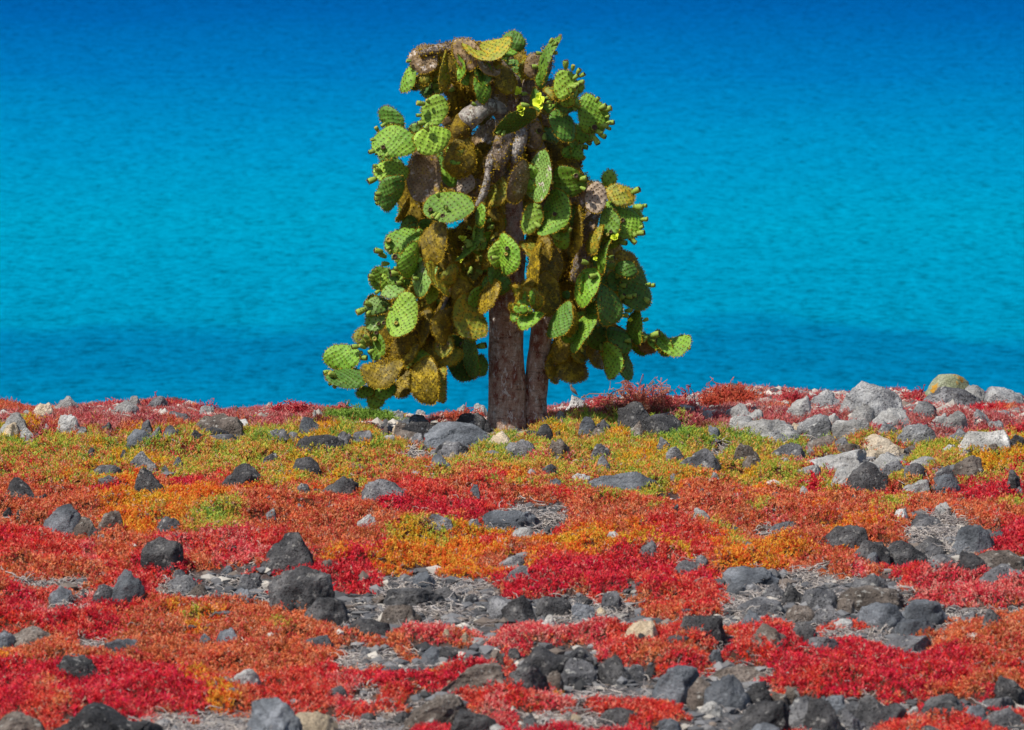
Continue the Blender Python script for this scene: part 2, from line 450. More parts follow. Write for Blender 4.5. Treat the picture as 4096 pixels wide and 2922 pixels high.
def build_ground():
    xs = np.concatenate([-np.geomspace(900, 8.6, 26), FX, np.geomspace(8.6, 900, 26)])
    ys = np.concatenate([-np.geomspace(500, 21.3, 30), FY, np.geomspace(9.6, 60, 18)])
    X, Y = np.meshgrid(xs, ys); Z = base_z(X.ravel(), Y.ravel()).reshape(X.shape)
    ix = 26; iy = 30; Z[iy:iy+len(FY), ix:ix+len(FX)] = TZ
    MV = np.full(X.shape, .6); MV[iy:iy+len(FY), ix:ix+len(FX)] = vb
    V = np.stack([X.ravel(), Y.ravel(), Z.ravel()], -1); nx = len(xs); ny = len(ys)
    idx = np.arange(nx*ny).reshape(ny, nx)
    Q = np.stack([idx[:-1, :-1].ravel(), idx[:-1, 1:].ravel(), idx[1:, 1:].ravel(), idx[1:, :-1].ravel()], -1)
    m, t, p = newmat('volcanic_soil')
    g = nd(t, 'ShaderNodeNewGeometry').outputs['Position']
    soil = ramp(t, noise(t, g, 9, 6, .7), [(.32, (.06, .058, .06)), (.5, (.125, .12, .122)), (.68, (.24, .225, .215))])
    soil = mix(t, .7, soil, ramp(t, noise(t, g, 60, 4, .75), [(.3, .5), (.7, 1.4)]), 'MULTIPLY')
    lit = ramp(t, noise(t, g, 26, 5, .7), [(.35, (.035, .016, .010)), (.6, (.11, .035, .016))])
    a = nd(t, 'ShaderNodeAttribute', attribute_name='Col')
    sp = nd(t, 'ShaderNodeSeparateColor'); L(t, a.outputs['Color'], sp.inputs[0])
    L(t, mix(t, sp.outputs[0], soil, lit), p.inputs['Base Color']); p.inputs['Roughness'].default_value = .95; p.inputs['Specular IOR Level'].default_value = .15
    bump(t, noise(t, g, 30, 6, .75), 1.0, .04, p)
    me = tri_mesh('ground', V, Q, [m], np.repeat(MV.ravel()[:, None], 3, 1), smooth=True)
    tag(link('ground', me), kind='structure')
build_ground()
def hit(sx, sy, lift=.05):
    r = ray(sx, sy); ts = np.linspace(36, 68, 1600)
    P = CAMP+r*(ts/r[1])[:, None]
    g = samp(TZ, P[:, 0], P[:, 1])+lift
    k = np.nonzero(P[:, 2] <= g)[0]
    if len(k): return P[k[0]]
    Q = at(sx, sy, YC-.2); return Q

# ---------------------------------------------------------------- rocks
# view x0 y0 x1 y1 kind shape | anchor name (empty: label made from its place next to a named rock)
ROCKS = """G1 320 40 500 112 w r|pale speckled boulder on the left skyline
G1 210 80 335 140 t r|smooth pinkish rounded rock on the left skyline
G1 130 115 190 145 w f|
G1 0 145 165 260 w f|cracked pale slab at the left edge
G1 0 205 125 270 t f|
G1 715 65 870 130 w r|pale boulder wrapped in red twigs
G1 800 35 890 75 w r|
G1 920 38 1070 85 g r|
G1 360 155 510 240 w r|pale mottled rock sunk in maroon twigs
G1 1265 95 1360 140 w r|
G1 640 195 720 235 g f|
G1 480 225 545 260 g r|
G1 265 195 330 225 w r|
G1 130 235 220 275 w f|
G1 1055 135 1215 180 g f|
G1 885 190 985 250 g a|
G1 1250 152 1530 265 n r|large brown speckled boulder on the left
G1 1285 235 1450 290 k r|black pitted rock below the brown boulder
G1 1180 220 1290 292 k r|
G1 800 250 985 325 s a|smooth triangular light grey rock
G1 920 230 1060 285 g r|
G1 1015 225 1155 288 g r|
G1 1490 172 1580 215 w r|
G1 1450 245 1570 290 g r|
G1 1190 285 1560 312 g f|
G1 1740 85 1815 125 w r|
G1 1970 125 2000 160 w a|
G1 1875 170 2050 255 s a|leaning grey wedge in red twigs
G1 1660 245 1825 305 g r|
G1 1780 265 1905 305 g r|
G1 1890 280 2170 352 k f|long black pitted rock beneath the green mat
G1 2110 260 2230 320 g r|
G1 545 360 610 400 k r|
G1 750 365 810 410 k r|
G1 820 388 1000 480 g r|dark grey pitted boulder in yellow plants
G1 580 470 755 525 g f|
G1 625 540 760 570 g f|
G1 860 490 1050 635 k a|black tilted block with a sloping top
G1 925 465 1005 500 w r|
G1 1085 425 1180 465 g f|
G1 1015 475 1080 505 g f|
G1 1412 470 1660 585 k r|rounded dark boulder in olive plants
G1 1855 428 2030 505 k r|dark oval rock in green plants
G1 1665 395 1760 450 g r|
G1 20 555 285 685 k l|lumpy black twin-topped rock at far left
G1 1880 588 1960 635 g r|
G1 2040 545 2255 645 k r|ragged dark rock hung with dry stems
G1 1560 640 1620 670 g r|
G1 1680 640 1750 685 g r|
G1 1030 600 1070 630 g r|
G2 310 125 400 165 w r|
G2 400 155 555 215 s r|
G2 110 208 190 262 n r|
G2 335 200 390 250 t r|
G2 390 200 595 280 k r|dark rounded rock right of the green mat
G2 345 205 450 270 n r|
G2 225 228 330 275 n r|
G2 70 260 220 322 g r|
G2 0 270 75 350 g r|
G2 420 225 550 300 s a|
G2 330 250 500 305 n r|
G2 255 285 350 310 w f|
G2 440 275 540 320 g r|
G2 740 145 940 250 k r|black-capped rock touching the cactus trunk
G2 560 205 990 355 s r|big blue-grey boulder left of the trunk
G2 590 320 800 405 g r|hollow grey rock below the blue-grey boulder
G2 600 345 690 405 k r|
G2 945 265 1100 335 t r|sandy tan rock at the trunk's foot
G2 1165 258 1300 285 k f|
G2 1240 205 1350 280 k r|
G2 570 408 700 465 s f|
G2 690 392 740 430 t r|
G2 515 350 555 380 n r|
G2 1055 305 1240 395 g r|white-speckled grey rock in front of the trunk
G2 1310 290 1460 395 n r|brown pitted rock right of the trunk
G2 1590 335 1730 410 g r|
G2 1565 235 1685 290 n r|
G2 1800 195 1935 270 n a|brown peaked rock before the dark boulder
G2 1505 150 1640 250 s r|
G2 1610 185 1730 240 g r|
G2 1765 75 1990 245 k r|black rock under brown curling stems
G2 1895 150 2160 258 k r|large smooth shaded boulder
G2 1430 30 1590 110 v b|white sloping rock under the bird
G2 1350 130 1460 160 w r|
G2 1380 155 1440 185 w r|
G2 1355 235 1400 265 n r|
G2 720 90 820 125 w r|
G2 850 82 930 115 w r|
G2 200 120 300 140 w f|
G2 480 125 540 150 w r|
G2 2165 30 2277 95 w r|
G2 2000 300 2090 360 g r|
G2 1605 408 1710 480 g r|
G2 1280 468 1375 515 g f|
G2 1470 525 1610 560 w f|
G2 1325 560 1420 592 s f|
G2 1560 515 2010 625 s f|long flat slate-blue slab
G2 0 545 100 650 k r|
G2 150 558 425 660 g r|wide lumpy grey-brown rock
G2 805 598 885 655 s a|
G2 235 460 280 480 s r|
G2 2070 515 2130 540 g r|
G3 1665 20 1950 150 x r|green boulder with orange lichen
G3 1120 70 1515 258 g r|biggest grey boulder on the skyline
G3 890 125 1115 235 g a|
G3 780 135 940 270 w r|tall pale boulder right of the red mound
G3 1635 100 2000 222 g a|dark grey pyramid below the green boulder
G3 1895 95 2045 200 w r|
G3 2040 110 2270 215 g r|grey lichened boulder at the right skyline
G3 545 130 650 185 w r|
G3 440 175 490 205 w r|
G3 115 155 230 215 w r|
G3 380 215 560 290 w r|white-streaked rock on the red mound
G3 510 250 640 300 w r|
G3 420 290 580 340 w f|
G3 430 300 830 395 w f|broad cracked slab under the red mound
G3 240 250 310 278 w r|
G3 270 350 355 392 s r|
G3 550 380 650 415 g r|
G3 650 378 790 440 g r|
G3 825 275 1090 410 g a|steep peaked grey rock
G3 1010 270 1120 325 w r|
G3 1165 215 1335 310 w a|
G3 1325 245 1570 320 w f|flat pale rock below the biggest boulder
G3 1075 305 1310 385 w r|domed whitish rock beside the peaked rock
G3 1380 215 1500 255 g r|
G3 1560 200 1725 275 s r|
G3 1345 320 1475 385 s r|
G3 1680 260 1800 335 w r|
G3 1755 258 1925 360 w r|
G3 1955 245 2075 305 s a|
G3 2050 320 2160 350 s f|
G3 1480 338 1725 450 g r|mottled grey boulder in pink twigs
G3 1790 368 1950 435 g r|
G3 1885 380 2180 485 v r|boulder splashed bright white
G3 2185 362 2290 470 k r|black boulder cut by the right edge
G3 1210 405 1490 495 t r|pinkish tan mound with dark pits
G3 905 415 1105 478 n r|
G3 1085 420 1185 475 g r|
G3 1105 460 1265 505 n f|
G3 1730 470 1860 505 v f|
G3 2035 462 2120 500 n r|
G3 780 335 890 380 t r|
G3 435 440 605 555 n r|brown rock ringed by green plants
G3 490 540 620 600 n r|
G3 685 458 885 540 g a|
G3 105 495 345 608 g r|long pitted grey rock with a dark underside
G3 5 480 135 560 g r|
G3 0 430 40 490 g r|
G3 870 505 1280 610 w f|broad pale mound strewn with dead stems
G3 1260 500 1400 545 t f|
G3 1300 535 1530 600 w f|
G3 1070 575 1400 690 w r|
G3 1165 580 1405 740 k r|big charcoal boulder full of pits
G3 1370 570 1525 640 g r|
G3 1525 583 1680 660 g r|
G3 1660 598 1865 700 g r|
G3 1690 655 1865 750 s r|smooth grey cone above the crimson patch
G3 1510 695 1680 775 w a|pale angular rock with faceted sides
G3 1550 545 1740 580 w f|
G3 810 598 990 640 w f|
G3 1830 542 2015 660 n r|brown boulder with yellow stems on it
G3 2160 630 2260 745 k a|
G3 2215 725 2277 765 g r|
G3 745 555 810 585 w r|
G3 900 485 950 510 w r|
G3 280 645 360 680 w f|
G3 860 735 910 770 w r|
G3 210 740 270 765 g r|
G6 1715 45 1810 95 w r|
G6 5 25 95 80 k r|
G6 190 80 290 132 w r|
G6 680 165 880 210 g f|
G6 1450 85 1540 125 w f|
G6 975 190 1270 315 k a|ragged dark rock with a pale lower lip
G6 1570 125 1760 190 g r|
G6 1195 280 1415 400 k r|
G6 1390 290 1650 430 k r|black boulder riddled with holes
G6 1280 360 1360 420 s a|
G6 1835 190 2075 350 s r|smooth grey-brown dome beside dead twigs
G6 1600 270 1790 330 k f|
G6 1660 305 1780 350 g f|
G6 2055 222 2160 260 g r|
G6 1850 350 2060 460 k r|black spongy rock in the right stone field
G6 1650 375 1860 440 g r|
G6 1960 358 2290 470 n f|brown layered rock at the right edge
G6 2000 445 2290 520 g f|
G6 395 460 750 570 s b|flat-faced pale grey slab
G6 385 555 520 610 s f|
G6 520 560 620 610 g r|
G6 620 555 760 640 g r|
G6 755 555 880 662 k a|black pointed stone in front of the slab
G6 880 590 1100 690 g r|
G6 1160 490 1440 680 g r|large pitted boulder in the right stone field
G6 1110 580 1500 710 n f|
G6 480 650 740 735 g r|
G6 780 695 950 765 n r|rusty brown rounded stone
G6 950 695 1115 790 g a|
G6 1240 670 1510 800 s r|
G6 1500 658 1780 790 s r|smooth dome below the pink-red patch
G6 1100 650 1200 730 n r|
G6 2010 722 2180 795 k r|
G6 1860 730 2000 780 g f|
G6 2200 740 2277 790 g r|
G6 490 730 640 790 s r|
G6 510 245 590 300 g r|
G6 200 345 280 440 g r|
G4 285 60 515 230 s a|angular slate block with a white edge
G4 430 135 600 240 n r|
G4 620 95 790 195 n r|brown-topped rounded rock in orange plants
G4 560 185 640 240 k r|
G4 5 75 80 135 k a|
G4 90 35 165 110 k r|
G4 1000 135 1145 205 g r|
G4 905 268 1150 440 k r|dark dome beside a curl of dry stems
G4 1680 232 1970 445 k a|black boulder half covered by red leaves
G4 1720 445 2100 695 k r|largest black round boulder
G4 700 468 905 645 s r|smooth egg-shaped grey rock
G4 580 565 770 645 g r|
G4 310 570 460 680 s r|
G4 1070 505 1250 580 g r|
G4 1085 470 1180 520 g f|
G4 1200 565 1310 610 n r|
G4 1520 490 1650 560 g f|
G4 1480 590 1580 625 s f|
G4 1940 645 2190 790 k r|dark tilted rock right below the largest boulder
G4 1890 605 2130 680 g f|
G4 1790 660 1890 720 k r|
G4 1675 85 1760 130 g r|
G4 1265 125 1310 150 s r|
G4 610 240 670 265 w f|
G4 2020 395 2110 445 n r|
G4 1400 445 1470 480 s r|
G4 500 600 560 640 g r|
G5 115 118 230 175 w r|
G5 525 120 710 182 g r|light grey hump in the crimson band
G5 800 150 930 195 g f|
G5 920 95 1250 200 s f|ridged rock buried under dead twigs
G5 1080 200 1230 260 w r|
G5 430 485 590 575 s b|pale blue-grey block under orange plants
G5 310 525 430 560 g f|
G5 1000 380 1170 440 g r|
G5 1030 450 1220 510 g r|
G5 1900 285 2030 360 g r|
G5 930 640 1150 730 g r|
G5 1030 628 1220 780 k a|black pointed rock in the middle stone field
G5 1250 638 1455 745 k r|rounded charcoal rock in the middle stone field
G5 1470 685 1615 765 s b|
G5 1660 610 1780 710 g r|
G5 1520 640 1600 695 k a|
G5 1610 710 1690 750 t r|
G5 1270 755 1365 820 v r|small white-crusted stone
G5 300 590 640 690 k f|
G5 270 690 500 790 n f|
G5 1680 230 1770 260 w f|
G5 2110 410 2260 475 g f|
G5 600 580 740 640 k r|
G5 780 625 870 655 g r|
G7 -40 135 90 220 s f|
G7 80 110 360 195 n f|long low brown-grey rock at the left
G7 680 172 920 235 s f|
G7 1370 115 1505 175 s r|
G7 1260 152 1335 190 s f|
G7 1920 155 2110 210 s f|smooth low slab beside the ash-grey path
G7 350 295 660 400 k a|long black rock lying in crimson plants
G7 1440 372 1645 455 w r|pale grey rock above the red foreground
G7 1340 395 1390 450 s r|
G7 -60 650 270 800 n r|brown boulder in the bottom left corner
G7 370 600 980 820 k l|huge dark boulder at the bottom left
G7 1580 555 1900 800 s a|tall grey boulder at the bottom edge
G7 1820 640 2120 790 t r|pale beige stone at the bottom edge
G7 2080 480 2200 530 g f|
G8 20 60 300 135 k f|
G8 615 235 740 295 k r|
G8 740 250 830 290 w f|
G8 525 225 640 290 s r|
G8 940 250 1035 315 n r|small rounded beige-brown stone
G8 1065 235 1140 285 k r|
G8 1170 220 1580 390 k l|large black overhanging boulder
G8 1060 330 1310 480 k r|
G8 1400 305 1610 440 g r|
G8 1300 385 1410 475 n r|
G8 1640 288 1825 430 k a|black tooth-shaped rock
G8 1810 345 1930 410 g r|
G8 1930 350 2000 400 k r|
G8 670 335 1050 460 n a|brown jagged rock in scarlet plants
G8 440 530 790 690 n a|olive-brown peaked rock in the foreground
G8 620 585 790 645 s r|
G8 340 640 440 690 k r|
G8 720 625 1000 800 k b|blocky dark rock at the bottom edge
G8 1780 75 2005 150 t f|long cream-coloured stone
G8 1640 620 1880 700 k r|
G8 1460 655 1530 690 t r|
G8 2020 685 2140 740 s r|
G8 760 140 820 165 t r|
G8 640 120 710 145 t f|
G8 1860 145 1950 175 k f|
G8 950 720 1050 762 w r|
G8 1170 650 1240 690 g r|
G8 130 650 230 700 k r|
G9 95 28 380 128 k r|low black rock with a blunt nose
G9 545 85 820 200 n b|broad brown-grey boulder among scarlet plants
G9 800 75 970 170 k r|
G9 270 245 365 305 s r|lone smooth stone in scarlet plants
G9 335 350 660 415 n f|
G9 -50 350 215 560 s a|grey peaked boulder beside the rusty one
G9 160 425 330 590 n r|rusty red-brown boulder
G9 270 400 530 600 s r|
G9 510 450 670 585 k r|
G9 220 580 360 645 v r|cream white stone in the bare strip
G9 680 515 780 570 n r|
G9 760 485 860 565 n r|
G9 470 565 780 770 k a|sharp-backed black boulder at the bottom
G9 520 712 740 800 s r|smooth pale grey dome at the bottom edge
G9 770 545 1000 690 g r|
G9 940 540 1160 640 s r|
G9 900 560 1105 740 k r|
G9 1225 535 1520 700 k l|knobbly dark boulder at the bottom right
G9 1100 590 1240 650 g f|
G9 1630 540 1920 640 k b|layered dark block at the bottom right
G9 2100 410 2290 560 k a|
G9 900 165 1110 235 g f|
G9 1410 160 1680 240 g f|
G9 1480 50 1700 130 s r|
G9 1080 60 1200 90 w f|
G9 1530 610 1620 650 w r|
G9 1900 600 2040 660 s r|
G9 2040 620 2290 700 g f|
G9 1590 735 1850 800 k r|
G9 1100 640 1240 720 g r|
G9 0 685 100 750 s r|
G9 2010 545 2200 590 g f|"""
_ico = {}
def ico(n):
    if n not in _ico:
        bm = bmesh.new(); bmesh.ops.create_icosphere(bm, subdivisions=n, radius=1)
        _ico[n] = (np.array([v.co[:] for v in bm.verts]), np.array([[v.index for v in f.verts] for f in bm.faces])); bm.free()
    return _ico[n]
def rock_verts(shape, seed, n):
    rs = np.random.RandomState(seed); V, T = ico(n); P = V.copy()
    P = np.sign(P)*np.abs(P)**(.72 if shape in 'fb' else .82)
    o = rs.rand()*50
    P = P*(1+.22*vn(V, 1.1, o)[:, None]+.10*vn(V, 2.4, o+9)[:, None])
    nf = {'r': 11, 'a': 13, 'f': 9, 'b': 8, 'l': 7}[shape]; lim = {'r': .72, 'a': .60, 'f': .66, 'b': .62, 'l': .82}[shape]
    for k in range(nf):
        d = rs.randn(3); d[2] = abs(d[2])*(.5 if shape == 'a' else .9); d /= np.linalg.norm(d)
        c = lim+rs.rand()*.2; e = P@d-c
        P = P-np.outer(np.maximum(e, 0)*.88, d)
    if shape == 'a': P[:, :2] *= (1-.22*np.clip(P[:, 2], 0, 1))[:, None]; P[:, 0] += .2*rs.choice([-1, 1])*P[:, 2]
    if shape == 'l': P[:, 2] += .22*np.cos(P[:, 0]*5+rs.rand()*3)*(P[:, 2] > 0)
    nrm = V
    P = P+nrm*(.085*fbm(V, 3.2, o+20, 5)-.05*np.abs(vn(V, 7, o+3)))[:, None]
    return P, T
PERCH = []
ROCKPOS = []   # for keeping plants out
def build_rocks():
    recs = []
    for i, ln in enumerate(ROCKS.split('\n')):
        a, nm = ln.split('|'); v, x0, y0, x1, y1, k, sh = a.split()
        x0, y0 = S(v, float(x0), float(y0)); x1, y1 = S(v, float(x1), float(y1))
        recs.append([i, x0, y0, x1, y1, k, sh, nm.strip()])
    anchors = [r for r in recs if r[7]]
    cw = {'h': 'light grey', 'k': 'dark', 'g': 'grey', 's': 'blue-grey', 'w': 'pale', 'n': 'brown', 't': 'tan', 'v': 'white', 'x': 'green'}
    used = {r[7] for r in anchors}
    for r in recs:
        i, x0, y0, x1, y1, k, sh, nm = r
        cx = (x0+x1)/2; wd = x1-x0; h = y1-y0
        P = hit(cx, y1, .06 if y1 > 1740 else .085) if y1 > 1642 else at(cx, y1, 4.9-.028*max(0, y1-1570))
        if k in 'gs' and y1 < 1770 and cx > 2900 and 'dark' not in nm: k = 'h'
        dep = P[1]-CAMY; mpp = dep/FS
        rw = wd*mpp/2*1.15; rd = min(rw*(.85 if sh != 'f' else .75), .55)
        Ht = h*mpp
        # top of rock must show at y0: height above the ground at its centre
        cy = P[1]+rd*.75
        top = at(cx, y0, cy)
        gzc = float(base_z(np.array([top[0]]), np.array([cy]))[0])
        up = max(top[2]-gzc, Ht*.45, .02)
        if sh != 'a' and y1 > 1642: up = min(up, 1.8*rw+.10)
        Vv, T = rock_verts(sh, 1000+i, 5 if wd > 190 else 4)
        zz = Vv[:, 2]; zmx, zmn = zz.max(), zz.min(); sink = up*.75+.04
        vis = (zz-zmn)/(zmx-zmn) > (sink+.25*up)/(up+sink)
        Vv[:, 0] -= (Vv[vis, 0].max()+Vv[vis, 0].min())/2; xmx = Vv[vis, 0].max(); ymx = np.abs(Vv[vis, 1]).max()
        z = (zz-zmn)/(zmx-zmn)*(up+sink)-sink
        V = np.stack([Vv[:, 0]/xmx*rw, Vv[:, 1]/ymx*rd, z], -1)
        me = tri_mesh('rock', V, T, [RM[k]], smooth=True)
        o = link('boulder' if wd > 170 else 'rock', me); o.location = (top[0], cy, gzc)
        ROCKPOS.append((top[0], cy, rw*.86, rd*.86))
        if 'under the bird' in nm: q = V[V[:, 2].argmax()]; PERCH.append((top[0]+q[0], cy+q[1], gzc+q[2]))
        if nm: lab = nm
        else:
            size = 'tiny' if wd < 50 else 'small' if wd < 85 else 'middling' if wd < 130 else 'large'
            if wd > 2.6*h: size += ' flat'
            cand = sorted(anchors, key=lambda q: math.hypot((q[1]+q[3])/2-cx, ((q[2]+q[4])/2-(y0+y1)/2)*1.5))
            for q in cand:
                qx = (q[1]+q[3])/2; qy = (q[2]+q[4])/2; dx = cx-qx; dy = (y0+y1)/2-qy
                rel = ('right of' if dx > 0 else 'left of') if abs(dx) > 1.2*abs(dy) else ('in front of' if dy > 0 else 'behind')
                qn = q[7]
                lab = '%s %s %s %s the %s' % (size, cw[k], 'stone' if wd < 85 else 'rock', rel, qn)
                if lab not in used and len(lab.split()) <= 16: break
            used.add(lab)
        if len(lab.split()) < 4: lab = lab+' among the plants'
        tag(o, lab, 'boulder' if wd > 170 else 'rock', 'lava rocks scattered over the headland')
build_rocks()

# ---------------------------------------------------------------- plants, twigs and gravel (countless: stuff)
PAL = {  # linear base colours
 'm': [(.60, .07, .11), (.70, .18, .19), (.50, .09, .08), (.62, .24, .20), (.70, .34, .30), (.46, .04, .10)],
 'b': [(.28, .07, .05), (.38, .12, .07), (.26, .11, .04), (.34, .07, .06)],
 'r': [(.74, .012, .045), (.58, .012, .040), (.80, .045, .06), (.80, .12, .12), (.46, .022, .04), (.74, .02, .08), (.78, .05, .035)],
 's': [(.78, .06, .045), (.82, .13, .07), (.70, .035, .05), (.82, .24, .16), (.60, .055, .04), (.80, .09, .03)],
 'c': [(.78, .16, .06), (.86, .27, .10), (.64, .10, .065), (.78, .34, .17), (.54, .17, .05), (.74, .12, .09)],
 'o': [(.82, .22, .03), (.84, .36, .04), (.80, .15, .03), (.82, .48, .06), (.66, .28, .04)],
 'y': [(.82, .50, .03), (.74, .50, .035), (.82, .36, .04), (.62, .52, .05)],
 'l': [(.66, .56, .06), (.52, .56, .07), (.74, .50, .10), (.42, .50, .07), (.78, .36, .13), (.70, .62, .10)],
 'g': [(.32, .50, .07), (.42, .56, .09), (.25, .42, .07), (.58, .56, .09), (.66, .42, .09)],
 'k': [(.78, .08, .10), (.82, .20, .17), (.72, .05, .09), (.80, .36, .30), (.64, .08, .08)],
}
def fingers(base, dirs, ln, rad, rs, bend):
    """each finger: a bent 3-sided tapering leaf with a rounded tip (7 verts, 9 tris -> here 4 verts+3 tris when short)"""
    n = len(base)
    d = dirs/np.linalg.norm(dirs, axis=1, keepdims=True)
    a = np.cross(d, rs.randn(n, 3)); a /= np.linalg.norm(a, axis=1, keepdims=True); b = np.cross(d, a)
    V = np.empty((n, 7, 3), np.float32); mid = base+d*(ln*.6)[:, None]; tip = base+d*ln[:, None]+bend*ln[:, None]
    for k in range(3):
        c, s_ = math.cos(2.094*k), math.sin(2.094*k)
        off = (a*c+b*s_)
        V[:, k] = base+off*(rad*.75)[:, None]; V[:, 3+k] = mid+off*rad[:, None]
    V[:, 6] = tip
    tri = np.array([(0, 1, 4), (0, 4, 3), (1, 2, 5), (1, 5, 4), (2, 0, 3), (2, 3, 5), (3, 4, 6), (4, 5, 6), (5, 3, 6)])
    T = (np.arange(n)[:, None, None]*7+tri[None]).reshape(-1, 3)
    return V.reshape(-1, 3), T
def in_rocks(x, y, k=.8):
    m = np.zeros(len(x), bool)
    for (rx, ry, rw, rd) in ROCKPOS:
        m |= ((x-rx)/(rw*k))**2+((y-ry)/(rd*k))**2 < 1
    return m
def scatter(n, rs, y0=-19.5, y1=YC+.5):
    y = y0+(y1-y0)*rs.rand(n*2); wid = (y-CAMY)*.0948+.7; keep = rs.rand(n*2) < wid/7.2
    y = y[keep][:n]; wid = wid[keep][:n]; x = (rs.rand(len(y))*2-1)*wid
    return x, y
def build_plants():
    rs = np.random.RandomState(11)
    x, y = scatter(300000, rs)
    z = samp(TZ, x, y); c = cover(x, y, samp(gz, x, y), 17.0, rs)
    keep = (c < MIDX['d']) & ~in_rocks(x, y, .6)
    # open up small gaps and thin edges
    gap = vn2(x, y, 5.0, 90)+.6*vn2(x, y, 13, 95)
    keep &= (gap > -.95) | (rs.rand(len(x)) < .3)
    front = np.zeros(len(x), bool)
    for (rx, ry, rw, rd) in ROCKPOS:
        if ry > -.6: front |= (np.abs(x-rx) < rw*.8) & (y < ry) & (y > ry-rd-.22)
    keep &= ~front | (rs.rand(len(x)) < .35)
    keep &= (y < .3) | (rs.rand(len(x)) < .72)
    x, y, z, c = x[keep], y[keep], z[keep], c[keep]
    sets = {'crimson_succulent_carpet': ('rk', 'deep crimson and pink ground cover over the foreground slope'),
            'orange_succulent_carpet': ('sco', 'scarlet to orange ground cover over the middle slope'),
            'green_succulent_carpet': ('lgy', 'lime green and yellow ground cover in a band before the cactus'),
            'maroon_twig_carpet': ('mb', 'maroon coral-like twigs along the skyline ridge')}
    for nm, (ks, lab) in sets.items():
        m = np.isin(c, [MIDX[k] for k in ks]); X, Y, Z, C = x[m], y[m], z[m], c[m]; n = len(X)
        far = np.clip((Y+4)/4, 0, 1)           # ridge plants are longer and more twiggy
        H = samp(VH, X, Y)
        # pick a colour for each sprig
        col = np.zeros((n, 3)); pick = rs.rand(n)
        tint = .5+.5*vn2(X, Y, 3.3, 120)
        for k in ks:
            q = C == MIDX[k]; pl = np.array(PAL[k]); kk = np.clip(((pick[q]*.62+tint[q]*.42)*len(pl)).astype(int), 0, len(pl)-1); col[q] = pl[kk]
        col *= (.86+.3*rs.rand(n))[:, None]
        pale = rs.rand(n) < .035; col[pale] = np.array([.62, .40, .30])*(.7+.5*rs.rand(pale.sum()))[:, None]
        nf = 7
        stem = np.stack([rs.randn(n)*.3, rs.randn(n)*.3, np.ones(n)], -1); stem /= np.linalg.norm(stem, axis=1, keepdims=True)
        hl = (.025+.03*rs.rand(n)+.02*far*rs.rand(n)+.25*H*rs.rand(n))
        B = []; D = []; LN = []; RD = []; CC = []
        for k in range(nf):
            tt = rs.rand(n)
            base = np.stack([X, Y, Z-.012], -1)+stem*(hl*tt)[:, None]+rs.randn(n, 3)*.010
            ang = rs.rand(n)*2*math.pi; out = .35+1.0*rs.rand(n)
            d = np.stack([np.cos(ang)*out, np.sin(ang)*out, .35+.9*rs.rand(n)], -1)
            B.append(base); D.append(d); LN.append((.017+.017*rs.rand(n))*(1+.75*far)); RD.append((.0042+.0020*rs.rand(n))*(1-.22*far)); CC.append(col*(.88+.26*rs.rand(n))[:, None])
        B = np.concatenate(B); D = np.concatenate(D); LN = np.concatenate(LN); RD = np.concatenate(RD); CC = np.concatenate(CC)
        V, T = fingers(B, D, LN, RD, rs, rs.randn(len(B), 3)*.22+np.array([0, 0, .12]))
        me = tri_mesh(nm, V, T, [VEG], np.repeat(np.clip(CC, 0, .9), 7, axis=0))
        tag(link(nm, me), lab, 'ground cover', kind='stuff')
build_plants()
def tube_set(paths, rads, cols, ns=3):
    """many thin tubes: paths (n,k,3)"""
    n, k, _ = paths.shape
    tg = np.gradient(paths, axis=1); tg /= np.linalg.norm(tg, axis=2, keepdims=True)+1e-9
    ref = np.tile(np.array([.31, .17, .93]), (n, k, 1)); a = np.cross(tg, ref); a /= np.linalg.norm(a, axis=2, keepdims=True)+1e-9; b = np.cross(tg, a)
    tp = np.linspace(1, .45, k)[None, :, None]*rads[:, None, None]
    V = np.stack([paths+(a*math.cos(2*math.pi*j/ns)+b*math.sin(2*math.pi*j/ns))*tp for j in range(ns)], 2)  # n,k,ns,3
    q = []
    for i in range(k-1):
        for j in range(ns):
            j2 = (j+1) % ns; q.append((i*ns+j, i*ns+j2, (i+1)*ns+j2, (i+1)*ns+j))
    T = (np.arange(n)[:, None, None]*k*ns+np.array(q)[None]).reshape(-1, 4)
    return V.reshape(-1, 3), T, np.repeat(cols, k*ns, axis=0)
